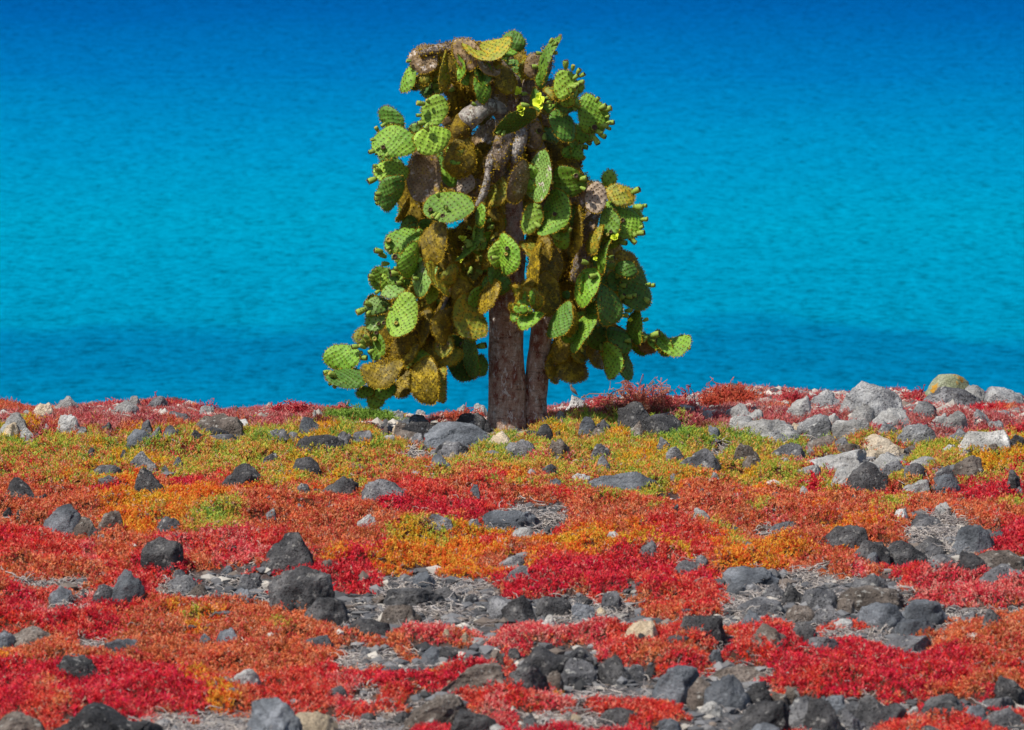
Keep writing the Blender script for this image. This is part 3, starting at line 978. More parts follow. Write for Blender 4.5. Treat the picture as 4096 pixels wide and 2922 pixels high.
def build_twigs():
    rs = np.random.RandomState(21)
    x, y = scatter(200000, rs); c = cover(x, y, samp(gz, x, y), 10, rs)
    pr = np.where(c == MIDX['d'], .60, np.where(c == MIDX['.'], .20, np.where(c == MIDX['m'], .03, .012)))
    pr = pr*np.clip(1.1+2.2*vn2(x, y, 1.7, 300), .06, 1.6)
    k = (rs.rand(len(x)) < pr); x, y, c = x[k], y[k], c[k]; n = len(x)
    z = samp(TZ, x, y); K = 6
    pile = np.where(c == MIDX['d'], .09*(.5+.5*vn2(x, y, 2.2, 150))*rs.rand(n), 0)
    ang = rs.rand(n)*2*math.pi; ln = .08+.22*rs.rand(n)**1.5
    P = np.zeros((n, K, 3)); P[:, 0] = np.stack([x, y, z+.01+pile], -1); turn = rs.randn(n)*.55
    for i in range(1, K):
        ang = ang+turn*.6+rs.randn(n)*.35
        P[:, i] = P[:, i-1]+np.stack([np.cos(ang)*ln/K, np.sin(ang)*ln/K*1.0, rs.randn(n)*.012+.002], -1)
    zz = samp(TZ, P[..., 0].ravel(), P[..., 1].ravel()).reshape(n, K); P[..., 2] = np.maximum(P[..., 2], zz+.004)
    base = np.array([(.40, .36, .34), (.30, .26, .24), (.48, .42, .37), (.24, .21, .20)])[rs.randint(0, 4, n)]
    V, T, CC = tube_set(P, .0035+.0035*rs.rand(n), base)
    tag(link('dead_twigs', tri_mesh('dead_twigs', V, T, [TWIG], CC, smooth=True)), 'tangled pale grey dead stems littering the bare stony ground', 'dead twigs', kind='stuff')
    # gravel
    x, y = scatter(130000, rs); c = cover(x, y, samp(gz, x, y), 8, rs)
    pr = np.where(c == MIDX['.'], .55, np.where(c == MIDX['d'], .35, np.where((c == MIDX['m']), np.where(x > 2.2, .50, .14), .012)))
    k = rs.rand(len(x)) < pr; x, y, c = x[k], y[k], c[k]; n = len(x); z = samp(TZ, x, y)
    r = .008+.060*rs.rand(n)**5+.014*rs.rand(n); mr = samp(GY, x, y) > .3; r = np.where(mr, .02+.085*rs.rand(n)**1.8, r)
    IV, IT = ico(1); nv = len(IV)
    V = IV[None]*r[:, None, None]*np.stack([.8+.7*rs.rand(n), .8+.7*rs.rand(n), .45+.4*rs.rand(n)], -1)[:, None]*(1+.22*rs.randn(n, nv, 1))
    V = V+np.stack([x, y, z+r*.2], -1)[:, None]
    T = (np.arange(n)[:, None, None]*nv+IT[None]).reshape(-1, 3)
    pal = np.array([(.08, .08, .085), (.12, .12, .125), (.05, .05, .052), (.18, .175, .175), (.15, .12, .10), (.36, .33, .29)]); pi = np.minimum((rs.rand(n)**1.6*6).astype(int), 5); pi = np.where(mr & (rs.rand(n) < .6), 5, pi)
    CC = np.repeat(pal[pi]*(.7+.6*rs.rand(n))[:, None], nv, axis=0)
    tag(link('gravel', tri_mesh('gravel', V.reshape(-1, 3), T, [STONE], CC)), 'grey volcanic gravel between the larger rocks', 'gravel', kind='stuff')
build_twigs()
def shrub(sx, sy, wpx, hpx, pal, curl, seed, label, n=90, Y=None, name='coral_shrub'):
    """a separate branching shrub: stems fork twice"""
    rs = np.random.RandomState(seed)
    P0 = hit(sx, sy, .03) if Y is None else at(sx, sy, Y)
    mpp = (P0[1]-CAMY)/FS; Rw = wpx*mpp/2; Hh = hpx*mpp
    gz0 = float(samp(TZ, np.array([P0[0]]), np.array([P0[1]]))[0])-.02; Hh = Hh*.95
    paths = []; rads = []; cols = []; pal = np.array(pal)
    K = 7
    for i in range(n):
        a = rs.rand()*2*math.pi; rr = rs.rand()**.5
        tipd = np.array([math.cos(a)*rr*Rw, math.sin(a)*rr*Rw*.8, (1-.65*rr*rr)*Hh*(.75+.35*rs.rand())])
        st = np.array([tipd[0]*.35, tipd[1]*.35, -.05]); wob = rs.randn(3)*curl*.12
        ts = np.linspace(0, 1, K)[:, None]; p = st+(tipd-st)*ts+np.sin(ts*math.pi)*wob+np.sin(ts*math.pi*2)*rs.randn(3)*curl*.06
        col = pal[rs.randint(len(pal))]*(.8+.4*rs.rand())
        paths.append(p); rads.append(.0075); cols.append(col)
        for k in range(5):
            j = 2+rs.randint(4); d0 = p[min(j+1, K-1)]-p[j-1]; d0 = d0/(np.linalg.norm(d0)+1e-6)
            d = d0*.7+rs.randn(3)*.55+np.array([0, 0, .35]); d /= np.linalg.norm(d); l2 = .05+.05*rs.rand()
            q = p[j]+d*l2*ts+np.sin(ts*math.pi)*rs.randn(3)*curl*.03
            paths.append(q); rads.append(.0062); cols.append(col*(.85+.4*rs.rand()))
            for m in range(2):
                d2 = d*.7+rs.randn(3)*.6; d2 /= np.linalg.norm(d2); jj = 3+rs.randint(3)
                paths.append(q[jj]+d2*(.022+.02*rs.rand())*ts); rads.append(.0058); cols.append(col*(.9+.4*rs.rand()))
    V, T, CC = tube_set(np.array(paths), np.array(rads), np.array(cols))
    o = link(name, tri_mesh(name, V, T, [VEG], np.clip(CC, 0, .85), smooth=True)); o.location = (P0[0], P0[1], gz0)
    tag(o, label, 'shrub', 'twiggy shrubs on the ridge')
RED = [(.62, .06, .09), (.70, .13, .13), (.54, .05, .07), (.70, .26, .22)]; RUST = [(.66, .13, .07), (.72, .20, .10), (.56, .10, .07)]
BRN = [(.62, .20, .13), (.74, .28, .19), (.72, .16, .15), (.60, .30, .16)]; GRN = [(.24, .40, .05), (.32, .46, .08), (.20, .34, .05)]
def D(x): return x*1.7997
shrub(D(1340), D(906), 170, 78, RED, .5, 1, 'bushy pink-red shrub beside the white rock with the bird', 150, 3.0)
shrub(D(1432), D(920), 190, 82, BRN, 1.5, 2, 'dark brown shrub of curling stems over the black rock', 130, 2.6)
shrub(D(1510), D(915), 150, 60, RED, .9, 3, 'low maroon shrub right of the brown curling shrub', 90, 2.8)
shrub(D(1625), D(884), 250, 78, RUST, .5, 4, 'large rust-red shrub crowning the mound on the right skyline', 200, 3.6)
shrub(D(1765), D(893), 130, 74, RED, .5, 5, 'red shrub against the tall pale boulder', 80, 3.4)
shrub(D(2030), D(885), 110, 55, RED, .4, 6, 'small red shrub between the biggest boulder and the green boulder', 60, 4.2)
shrub(D(650), D(928), 210, 70, RED, .5, 7, 'maroon shrub left of the bright green mat', 130, 2.4)
shrub(D(760), D(925), 90, 50, RED, .4, 8, 'thin red sprigs above the bright green mat', 40, 3.2)
shrub(D(350), D(900), 160, 52, RED, .4, 9, 'crimson shrub between two pale boulders on the left skyline', 80, 4.0)
shrub(D(450), D(905), 120, 44, RED, .4, 10, 'crimson shrub near the dip in the left skyline', 60, 4.2)
shrub(D(240), D(902), 140, 48, RED, .4, 11, 'purple-red shrub right of the two rounded skyline rocks', 70, 4.2)
shrub(D(25), D(905), 150, 52, RUST, .4, 12, 'rusty shrub at the left end of the skyline', 90, 4.2)
shrub(D(800), D(966), 330, 60, GRN, .5, 13, 'bright lime green mat of stems near the middle skyline', 330, 1.6, 'green_shrub')
shrub(D(1030), D(932), 220, 60, RUST, .5, 14, 'rust-red twiggy shrub just left of the trunk', 120, 1.9)

# ---------------------------------------------------------------- the bird
def build_bird():
    P = np.array(PERCH[0])+np.array([0, 0, .027])
    root = empty('bird', tuple(P)); tag(root, 'small grey-brown bird perched on the white rock against the sea', 'bird')
    root.scale = (.85,)*3
    fe = flatm('feathers', (.13, .085, .06), .8, (.24, .19, .15)); dk = flatm('beak_horn', (.05, .045, .04))
    pts = [(.075, -.045, .004), (.062, -.028, .010), (.045, -.010, .020), (.02, .02, .028), (0, .045, .027), (-.012, .065, .018), (-.016, .078, .016), (-.018, .092, .0175), (-.019, .105, .014), (-.022, .113, .005)]
    mb = MB(); V = []; F = []; ns = 12
    for i, (x, z, r) in enumerate(pts):
        for j in range(ns): a = 2*math.pi*j/ns; V.append((x+r*math.cos(a)*.9, r*math.sin(a)*(.5 if i < 2 else 1), z+r*math.cos(a)*.35))
    for i in range(len(pts)-1):
        for j in range(ns): F.append((i*ns+j, i*ns+(j+1) % ns, (i+1)*ns+(j+1) % ns, (i+1)*ns+j))
    F.append(tuple(range(ns))); F.append(tuple((len(pts)-1)*ns+j for j in range(ns))); mb.add(V, F); link('body', mb.mesh('body', [fe]), root)
    mb = MB(); mb.add([(-.032, -.004, .096), (-.032, .004, .096), (-.032, 0, .104), (-.052, 0, .096)], [(0, 1, 3), (1, 2, 3), (2, 0, 3), (0, 2, 1)], smooth=False); link('beak', mb.mesh('beak', [dk]), root)
    for s in (-1, 1):
        V, T, _ = tube_set(np.array([[(.006, s*.01, .025), (.002, s*.01, 0), (-.004, s*.01, -.03), (-.014, s*.011, -.034)]]), np.array([.003]), np.ones((1, 3)))
        link('leg', tri_mesh('leg', V, T, [dk]), root)
build_bird()

# ---------------------------------------------------------------- the cactus tree
gz0 = float(base_z(np.array([0.]), np.array([0.]))[0])
cactus = empty('cactus_tree', (0, 0, gz0)); tag(cactus, 'giant prickly pear cactus tree with two trunks and drooping green pads', 'cactus')
def child(name, me, loc=(0, 0, 0), parent=cactus):
    o = link(name, me, parent); p = Vector(loc)
    o.location = p-Vector(parent['_w']) if '_w' in parent else p-parent.location
    return o
def spline(P, n):
    P = np.array(P, float); t = np.linspace(0, len(P)-1, n); out = []
    for u in t:
        i = min(int(u), len(P)-2); f = u-i
        p0 = P[max(i-1, 0)]; p1 = P[i]; p2 = P[i+1]; p3 = P[min(i+2, len(P)-1)]
        out.append(.5*((2*p1)+(-p0+p2)*f+(2*p0-5*p1+4*p2-p3)*f*f+(-p0+3*p1-3*p2+p3)*f**3))
    return np.array(out)
def tuft_tris(pos, nrm, rs, n, ln, wd, spread):
    """thin spine triangles around each position"""
    pos = np.repeat(pos, n, axis=0); nrm = np.repeat(nrm, n, axis=0)
    d = nrm+rs.randn(len(pos), 3)*spread; d /= np.linalg.norm(d, axis=1, keepdims=True)
    a = np.cross(d, rs.randn(len(pos), 3)); a /= np.linalg.norm(a, axis=1, keepdims=True)
    l = (ln*(.6+.8*rs.rand(len(pos))))[:, None]
    V = np.stack([pos-a*wd, pos+a*wd, pos+d*l], 1).reshape(-1, 3)
    return V, [(3*i, 3*i+1, 3*i+2) for i in range(len(pos))]
def limb(name, pts, mat, seed, flare=0, ns=16, spines=0, moss=0, bumpy=.10, lab=None):
    """pts: (x,y,z,r) world"""
    rs = np.random.RandomState(seed); n = max(10, int(len(pts)*6)); C = spline(pts, n); ctr = C[:, :3]; rad = np.maximum(C[:, 3], .01)
    tg = np.gradient(ctr, axis=0); tg /= np.linalg.norm(tg, axis=1, keepdims=True)
    ref = np.array([.0, 1, 0.05]); a = np.cross(tg, ref); a /= np.linalg.norm(a, axis=1, keepdims=True); b = np.cross(tg, a)
    org = ctr[0].copy(); mb = MB(); V = []; N = []; F = []
    for i in range(n):
        for j in range(ns):
            th = 2*math.pi*j/ns; d = a[i]*math.cos(th)+b[i]*math.sin(th)
            V.append(ctr[i]+d*rad[i]-org); N.append(d)
    V = np.array(V); N = np.array(N); rr = np.repeat(rad, ns)
    V = V+N*(rr*(bumpy*1.6*vn(V, 3.5/max(rad.mean()*4, .3), seed)+bumpy*vn(V, 12, seed+5)))[:, None]
    for i in range(n-1):
        for j in range(ns): F.append((i*ns+j, i*ns+(j+1) % ns, (i+1)*ns+(j+1) % ns, (i+1)*ns+j))
    k = len(V); Vl = list(V)+[ctr[0]-org-tg[0]*rad[0]*.4, ctr[-1]-org+tg[-1]*rad[-1]*.5]
    for j in range(ns): F.append(((j+1) % ns, j, k)); F.append(((n-1)*ns+j, (n-1)*ns+(j+1) % ns, k+1))
    mb.add(Vl, F)
    if spines:
        q = rs.choice(len(V), spines); jit = rs.randn(spines, 3)*.012
        v, f = tuft_tris(V[q]+jit, N[q], rs, 5, .030, .0022, .6); mb.add(v, f, 1, smooth=False)
    if moss:
        q = rs.choice(len(V), moss); jit = rs.randn(moss, 3)*.02
        v, f = tuft_tris(V[q]+jit, N[q], rs, 5, .020, .005, .8); mb.add(v, f, 2, smooth=False)
    o = child(name, mb.mesh(name, [mat, SPINE, MOSSM]), org)
    if lab: tag(o, lab)
    return o
def dp(x, y, Y, wpx):  # display-space point (2276 px wide view) with full width
    p = at(x*1.7997, y*1.7997, Y); return (*p, wpx*1.7997/2*(Y-CAMY)/FS)
limb('trunk', [dp(1128, 985, .0, 112), dp(1128, 955, .0, 96), dp(1127, 915, 0, 86), dp(1126, 830, 0, 82), dp(1125, 740, 0, 79), dp(1127, 680, 0, 76), dp(1133, 600, .02, 70), dp(1133, 520, .05, 66), dp(1130, 440, .08, 62), dp(1130, 370, .08, 62), dp(1135, 300, .05, 62), dp(1148, 245, .02, 60), dp(1165, 205, 0, 54)], BARK, 3, ns=32, bumpy=.035, lab='thick main trunk with grey-brown ringed bark')
limb('trunk', [dp(1176, 968, .12, 80), dp(1185, 930, .10, 62), dp(1189, 890, .09, 55), dp(1194, 830, .08, 53), dp(1200, 770, .07, 51), dp(1207, 715, .07, 48), dp(1220, 640, .12, 42), dp(1226, 560, .18, 40), dp(1238, 480, .2, 36), dp(1250, 430, .2, 30)], BARK, 9, ns=26, bumpy=.04, lab='thinner reddish trunk on the right')
def vlimb(v, Y, pts, mat, seed, spines=0, moss=0, bumpy=.10):
    P = []
    Ys = Y if isinstance(Y, (list, tuple)) else [Y]*len(pts)
    for (x, y, w_), yy in zip(pts, Ys):
        sx, sy = S(v, x, y); p = at(sx, sy, yy); P.append((*p, w_*VW[v][2]/2*(yy-CAMY)/FS))
    limb('branch', P, BM[mat], seed, spines=spines, moss=moss, bumpy=bumpy)
vlimb('V1', [0, -.15, -.35, -.42, -.45], [(1530, 900, 120), (1510, 720, 130), (1420, 660, 135), (1310, 715, 160), (1220, 790, 180)], 'G', 11, 60, 20)
vlimb('V1', [-.40, -.42, -.4, -.36, -.3, -.3], [(1270, 740, 150), (1190, 830, 190), (1160, 950, 215), (1165, 1080, 225), (1175, 1170, 170), (1180, 1220, 60)], 'M', 12, 200, 500)
vlimb('V1', [0, -.1, -.2, -.3, -.35, -.35, -.35], [(1640, 590, 150), (1570, 450, 165), (1470, 330, 150), (1320, 245, 150), (1150, 195, 110), (1000, 195, 80), (850, 235, 60)], 'B', 13, 300, 500, .14)
vlimb('V1', [-.1, 0, .1, .1, .1], [(1450, 380, 160), (1300, 480, 160), (1220, 560, 150), (1190, 680, 130), (1180, 800, 100)], 'M', 14, 150, 600)
vlimb('V2', [0, -.1, -.2, -.2, -.2], [(440, 620, 150), (540, 500, 170), (620, 380, 150), (660, 270, 110), (680, 180, 50)], 'B', 15, 200, 200)
vlimb('V2', [-.1, -.1, -.15, -.2], [(420, 640, 110), (560, 580, 150), (700, 520, 140), (800, 480, 80)], 'B', 16, 150, 200)
vlimb('V2', [0, -.15, -.2, -.1, 0], [(480, 700, 130), (540, 830, 160), (560, 950, 150), (600, 1080, 120), (640, 1180, 70)], 'B', 17, 120, 300)
vlimb('V2', [.1, 0, 0, 0, 0, -.1], [(540, 980, 160), (700, 1060, 180), (830, 1150, 180), (930, 1280, 150), (1020, 1350, 120), (1120, 1380, 90)], 'M', 18, 150, 600)
vlimb('V4', [.1, 0, -.1, -.15, -.15, -.1, 0], [(540, 160, 100), (680, 180, 100), (735, 270, 100), (720, 400, 110), (690, 520, 100), (650, 640, 100), (620, 760, 100)], 'B', 19, 200, 700)
vlimb('V3', [0, -.1, -.2, -.3, -.35, -.35, -.35, -.35], [(1330, 420, 110), (1200, 490, 120), (1070, 570, 100), (985, 690, 110), (930, 830, 130), (860, 970, 130), (800, 1110, 130), (780, 1250, 130)], 'M', 20, 250, 900)
vlimb('V3', [-.36, -.42, -.42, -.40], [(1035, 560, 26), (965, 690, 26), (880, 870, 26), (760, 1110, 24)], 'G', 27, 10, 10)
vlimb('V3', -.1, [(1380, 500, 75), (1400, 590, 85), (1375, 660, 80), (1330, 740, 55)], 'G', 21, 40, 60)
vlimb('V3', [0, -.1, -.2, -.2], [(1250, 100, 120), (1100, 200, 130), (1000, 330, 130), (990, 460, 100)], 'M', 22, 150, 700)
vlimb('V3', -.45, [(780, 830, 70), (710, 960, 140), (640, 1080, 180), (560, 1190, 180), (450, 1250, 140)], 'M', 23, 200, 1200)
vlimb('V1', [-.1, -.35, -.5, -.55, -.55, -.5], [(1500, 930, 70), (1450, 1040, 75), (1410, 1150, 65), (1400, 1260, 60), (1370, 1370, 60), (1320, 1470, 50)], 'G', 24, 350, 120)
vlimb('V2', [-.1, -.3, -.42, -.42, -.3], [(380, 760, 120), (330, 880, 150), (300, 1010, 150), (270, 1160, 130), (250, 1300, 70)], 'B', 31, 250, 400)
vlimb('V2', [-.1, -.3, -.4, -.4], [(470, 760, 110), (450, 900, 120), (420, 1030, 110), (400, 1120, 60)], 'G', 32, 150, 200)
vlimb('V4', [.1, .1, .1, .05, 0, -.05], [(600, 640, 120), (680, 800, 120), (750, 950, 120), (830, 1080, 110), (960, 1160, 90), (1110, 1240, 80)], 'M', 25, 150, 500)
vlimb('V4', [0, -.15, -.2, -.2], [(350, 460, 80), (330, 600, 80), (320, 740, 80), (345, 880, 60)], 'M', 26, 200, 900)

def pad_geo(Ln, Wd, seed, moss, spc=.046):
    rs = np.random.RandomState(seed); nr, na = 8, 32; Tk = .040+.016*rs.rand()
    eg = rs.uniform(.06, .20); bn = rs.randn()*.10*Ln; bn2 = rs.randn()*.07*Wd; tw = rs.randn()*.05
    def place(rho, a, side):
        wob = 1+.035*math.sin(3*a+seed)+.025*math.sin(5*a+seed*2)
        x = Wd/2*math.sin(a)*(1+eg*math.cos(a))*wob*rho; y = Ln*.5+(Ln/2*math.cos(a))*wob*rho
        return x, y
    def zz(x, y, rho, side):
        u = x/Wd*2; v = (y/Ln-.5)*2
        return side*Tk/2*math.sqrt(max(0, 1-rho**2.8))+bn*(v*v-.3)+bn2*(u*u-.3)+tw*u*v*Ln+.006*math.sin(x*40+seed)*math.cos(y*33)
    mb = MB(); ox, oy = rs.rand(2)
    pa, pb = rs.rand(2)*6; spc = rs.uniform(.040, .054)
    def warp(x, y): return (.018*math.sin(y*13+pa)+.007*math.sin(x*31+pb), .018*math.sin(x*14+pb)+.007*math.cos(y*29+pa))
    def uvof(x, y):
        wx, wy = warp(x, y); x -= wx; y -= wy; return ((x+y)*.7071/spc+ox, (y-x)*.7071/spc+oy)
    for side in (1, -1):
        V = []; UV = []; F = []
        x, y = 0, Ln*.5; V.append((x, y, zz(x, y, 0, side))); UV.append(uvof(x, y))
        for i in range(1, nr+1):
            rho = (i/nr)**.8
            for j in range(na):
                a = 2*math.pi*j/na; x, y = place(rho, a, side); V.append((x, y, zz(x, y, rho, side))); UV.append(uvof(x, y))
        for j in range(na):
            j2 = (j+1) % na; f = (0, 1+j2, 1+j); F.append(f if side > 0 else f[::-1])
            for i in range(nr-1):
                q = (1+i*na+j, 1+i*na+j2, 1+(i+1)*na+j2, 1+(i+1)*na+j); F.append(q if side > 0 else q[::-1])
        mb.add(V, F, 0, UV)
    # areoles on the lattice
    pos = []; nr_ = []
    m = int(max(Ln, Wd)/spc)+3
    for i in range(-m*2, m*2):
        for j in range(-m*2, m*2):
            u = (i-ox)*spc; v = (j-oy)*spc; x = (u-v)*.7071; y = (u+v)*.7071; wx, wy = warp(x, y); x += wx; y += wy
            ex = x/(Wd/2); ey = (y-Ln/2)/(Ln/2); rho = math.hypot(ex, ey)
            if rho < .93:
                for side in (1, -1): pos.append((x, y, zz(x, y, rho, side))); nr_.append((ex*.25, ey*.25, side))
    pos = np.array(pos); nr_ = np.array(nr_)
    v, f = tuft_tris(pos, nr_, rs, 3, .018, .0028, .6); mb.add(v, f, 1, smooth=False)
    pr = []; nn = []
    cnt = int(math.pi*(Ln+Wd)/2/.016)
    for k in range(cnt):
        a = 2*math.pi*(k+rs.rand())/cnt; x, y = place(.99, a, 1); pr.append((x, y, zz(x, y, 1, 1))); nn.append((math.sin(a), math.cos(a), 0))
    v, f = tuft_tris(np.array(pr), np.array(nn), rs, 3, .024, .0022, .38); mb.add(v, f, 1, smooth=False)
    if moss > 0:
        v, f = tuft_tris(np.array(pr), np.array(nn), rs, int(1+moss*5), .024, .0045, .55); mb.add(v, f, 2, smooth=False)
        q = int(moss*len(pos)*.9); ii = rs.choice(len(pos), q); v, f = tuft_tris(pos[ii]+np.concatenate([rs.randn(q, 2)*.018, np.zeros((q, 1))], 1), nr_[ii], rs, 4, .012, .004, .9); mb.add(v, f, 2, smooth=False)
    return mb
# view cx cy apparent-length apparent-width tip-angle(deg from up, clockwise) kind layer(0 back..4 front) [+ faces right, - faces left]
PADS = """V1 755 440 220 100 182 G 2 -
V1 890 270 230 215 200 B 2 -
V1 1290 330 380 230 150 B 2 +
V1 1055 370 310 70 182 O 3 +
V1 1170 330 230 70 163 G 3 -
V1 1320 365 210 58 186 D 3 +
V1 1355 525 220 125 0 G 3 +
V1 1385 290 300 110 150 B 3 +
V1 1405 190 380 140 97 O 3 -
V2 385 145 190 170 60 D 1 -
V2 350 225 140 60 80 G 2 +
V1 965 710 275 190 25 Y 3 -
V1 625 775 250 160 -50 D 2 -
V1 645 955 360 235 -85 G 4 -
V1 825 860 130 110 -40 P 2 -
V1 955 935 290 210 -115 Y 4 -
V1 625 1200 270 175 -100 Y 3 -
V1 620 1120 200 120 -60 D 2 +
V1 615 1360 290 190 -145 D 4 +
V1 880 1215 430 270 182 B 3 -
V1 1180 1070 330 230 190 M 3 +
V1 1080 1285 200 170 190 B 1 -
V1 725 1500 210 42 -145 M 2 +
V1 960 1370 180 120 200 O 2 -
V1 1095 1480 395 220 -82 G 4 -
V1 1210 1290 180 160 10 T 2 -
V1 940 520 190 140 190 D 1 +
V1 890 430 110 90 190 O 2 -
V1 1150 620 260 140 190 M 1 +
V2 410 785 365 150 -115 D 4 +
V2 665 280 400 90 4 G 3 -
V2 805 490 235 165 10 Y 4 -
V2 935 510 100 60 10 Y 2 +
V2 1030 725 320 225 160 G 3 +
V2 830 620 190 170 160 D 3 +
V2 575 620 205 90 172 D 3 -
V2 790 815 280 165 152 D 3 +
V2 930 880 160 110 150 G 2 +
V2 910 1040 120 90 160 G 2 +
V2 610 1230 410 190 184 P 4 -
V2 440 1280 345 165 195 B 4 +
V2 845 1270 275 225 -62 G 4 -
V2 1170 1255 145 115 5 Y 2 +
V2 1060 1400 240 170 180 T 4 -
V2 1255 1385 240 150 112 O 3 +
V4 950 315 310 200 150 G 3 +
V4 865 345 195 140 168 G 4 -
V4 1060 290 115 70 150 G 2 +
V4 455 280 335 190 188 G 4 -
V4 300 310 225 130 197 Y 4 -
V4 520 440 180 115 182 G 4 -
V4 625 400 330 60 186 M 4 -
V4 715 370 230 80 184 B 3 -
V4 760 470 210 75 178 O 4 -
V4 820 580 245 70 186 G 4 -
V4 700 805 285 150 188 G 4 -
V4 985 682 160 110 -78 D 4 +
V4 1050 815 320 205 172 D 3 +
V4 905 790 175 120 165 D 3 +
V4 850 940 290 160 168 D 4 +
V4 515 1050 280 130 200 D 4 -
V4 600 1055 205 55 190 M 4 +
V4 665 1130 320 100 190 G 4 -
V4 750 1010 180 50 180 D 3 +
V4 780 1160 210 150 180 D 2 +
V4 930 1190 215 140 158 D 3 +
V4 880 1340 250 130 168 G 3 -
V4 975 1370 215 90 172 D 2 +
V4 1050 1100 240 110 160 G 3 -
V4 1130 1215 170 120 130 B 2 -
V4 1322 1228 250 112 96 G 3 -
V4 290 1045 195 90 -130 G 4 -
V4 240 975 66 60 -60 G 4 -
V4 303 890 110 36 5 G 4 +
V4 325 670 380 80 184 M 3 -
V4 405 860 310 190 174 M 3 +
V4 250 850 250 90 190 M 3 -
V4 550 870 62 56 -30 D 2 -
V4 125 575 285 150 160 G 4 -
V4 500 620 300 180 184 M 0 +
V4 560 820 260 160 180 M 0 -
V4 450 1400 200 66 182 M 1 +
V4 590 1390 220 210 175 M 1 +
V4 760 1310 180 90 180 M 1 +
V4 500 1250 220 130 180 M 1 -
V4 630 1250 220 130 175 O 1 +
V4 800 640 170 110 170 D 1 +
V3 640 285 275 145 -112 G 3 -
V3 860 300 310 175 190 M 4 -
V3 690 435 260 125 198 G 4 +
V3 500 572 200 160 -85 G 3 -
V3 795 560 290 140 192 P 4 -
V3 885 560 280 85 152 O 4 +
V3 570 662 172 88 -80 P 3 -
V3 455 768 185 115 -105 P 3 -
V3 630 835 315 200 186 Y 4 -
V3 445 885 165 115 -110 P 3 -
V3 365 985 160 135 -130 O 3 -
V3 450 1055 200 110 180 G 3 -
V3 205 1140 255 178 -85 G 3 -
V3 235 1285 300 118 -98 D 4 -
V3 360 1390 120 78 -108 G 3 -
V3 490 1360 185 125 -100 G 2 -
V3 490 1245 290 160 -105 M 4 -
V3 760 930 285 140 200 M 3 -
V3 640 1090 270 170 215 M 3 -
V3 800 1305 330 200 178 M 4 -
V3 940 900 260 150 200 M 3 +
V3 1110 850 330 190 152 O 3 +
V3 1060 1150 330 210 165 D 1 +
V3 1130 1130 310 110 172 D 2 -
V3 1260 695 240 100 206 M 3 -
V3 1140 280 380 56 184 G 3 -
V3 1195 110 165 68 178 G 4 -
V3 1265 400 200 46 184 M 3 -
V3 1300 535 190 95 178 D 3 +
V3 690 185 135 120 -40 D 2 +
V3 995 350 310 100 182 M 2 +
V3 800 755 150 120 175 O 2 +
V3 900 1310 300 110 170 O 2 +
V3 640 1330 200 120 190 M 1 -
V1 1240 530 220 120 200 M 1 +
V2 860 940 240 150 170 M 0 +
V1 1280 1240 200 150 190 M 0 +
V1 1260 1420 220 160 180 M 0 -
V3 1190 620 200 130 190 M 0 -
V3 850 640 200 140 190 M 0 -
V4 440 640 280 150 176 M 2 +
V2 250 1330 300 150 182 O 2 -
V2 240 1480 220 130 176 M 2 +
V2 300 1150 240 130 190 B 2 +
V3 1330 330 220 110 184 O 2 +
V3 1300 180 240 120 180 M 2 -
V4 375 560 230 120 190 M 2 -
V1 1440 560 300 200 160 B 2 +
V1 1230 230 260 200 140 B 3 -
V1 1530 430 260 150 150 M 2 +
V2 560 330 200 150 200 B 2 -
V2 560 900 220 140 190 B 2 -
V3 1130 480 220 130 180 O 2 -
V3 1060 650 260 150 170 M 3 +
V3 880 1050 240 150 200 M 3 -"""
LAY = {0: .2, 1: 0, 2: -.34, 3: -.62, 4: -.90}
pads = []   # (sx, sy, obj, Y)
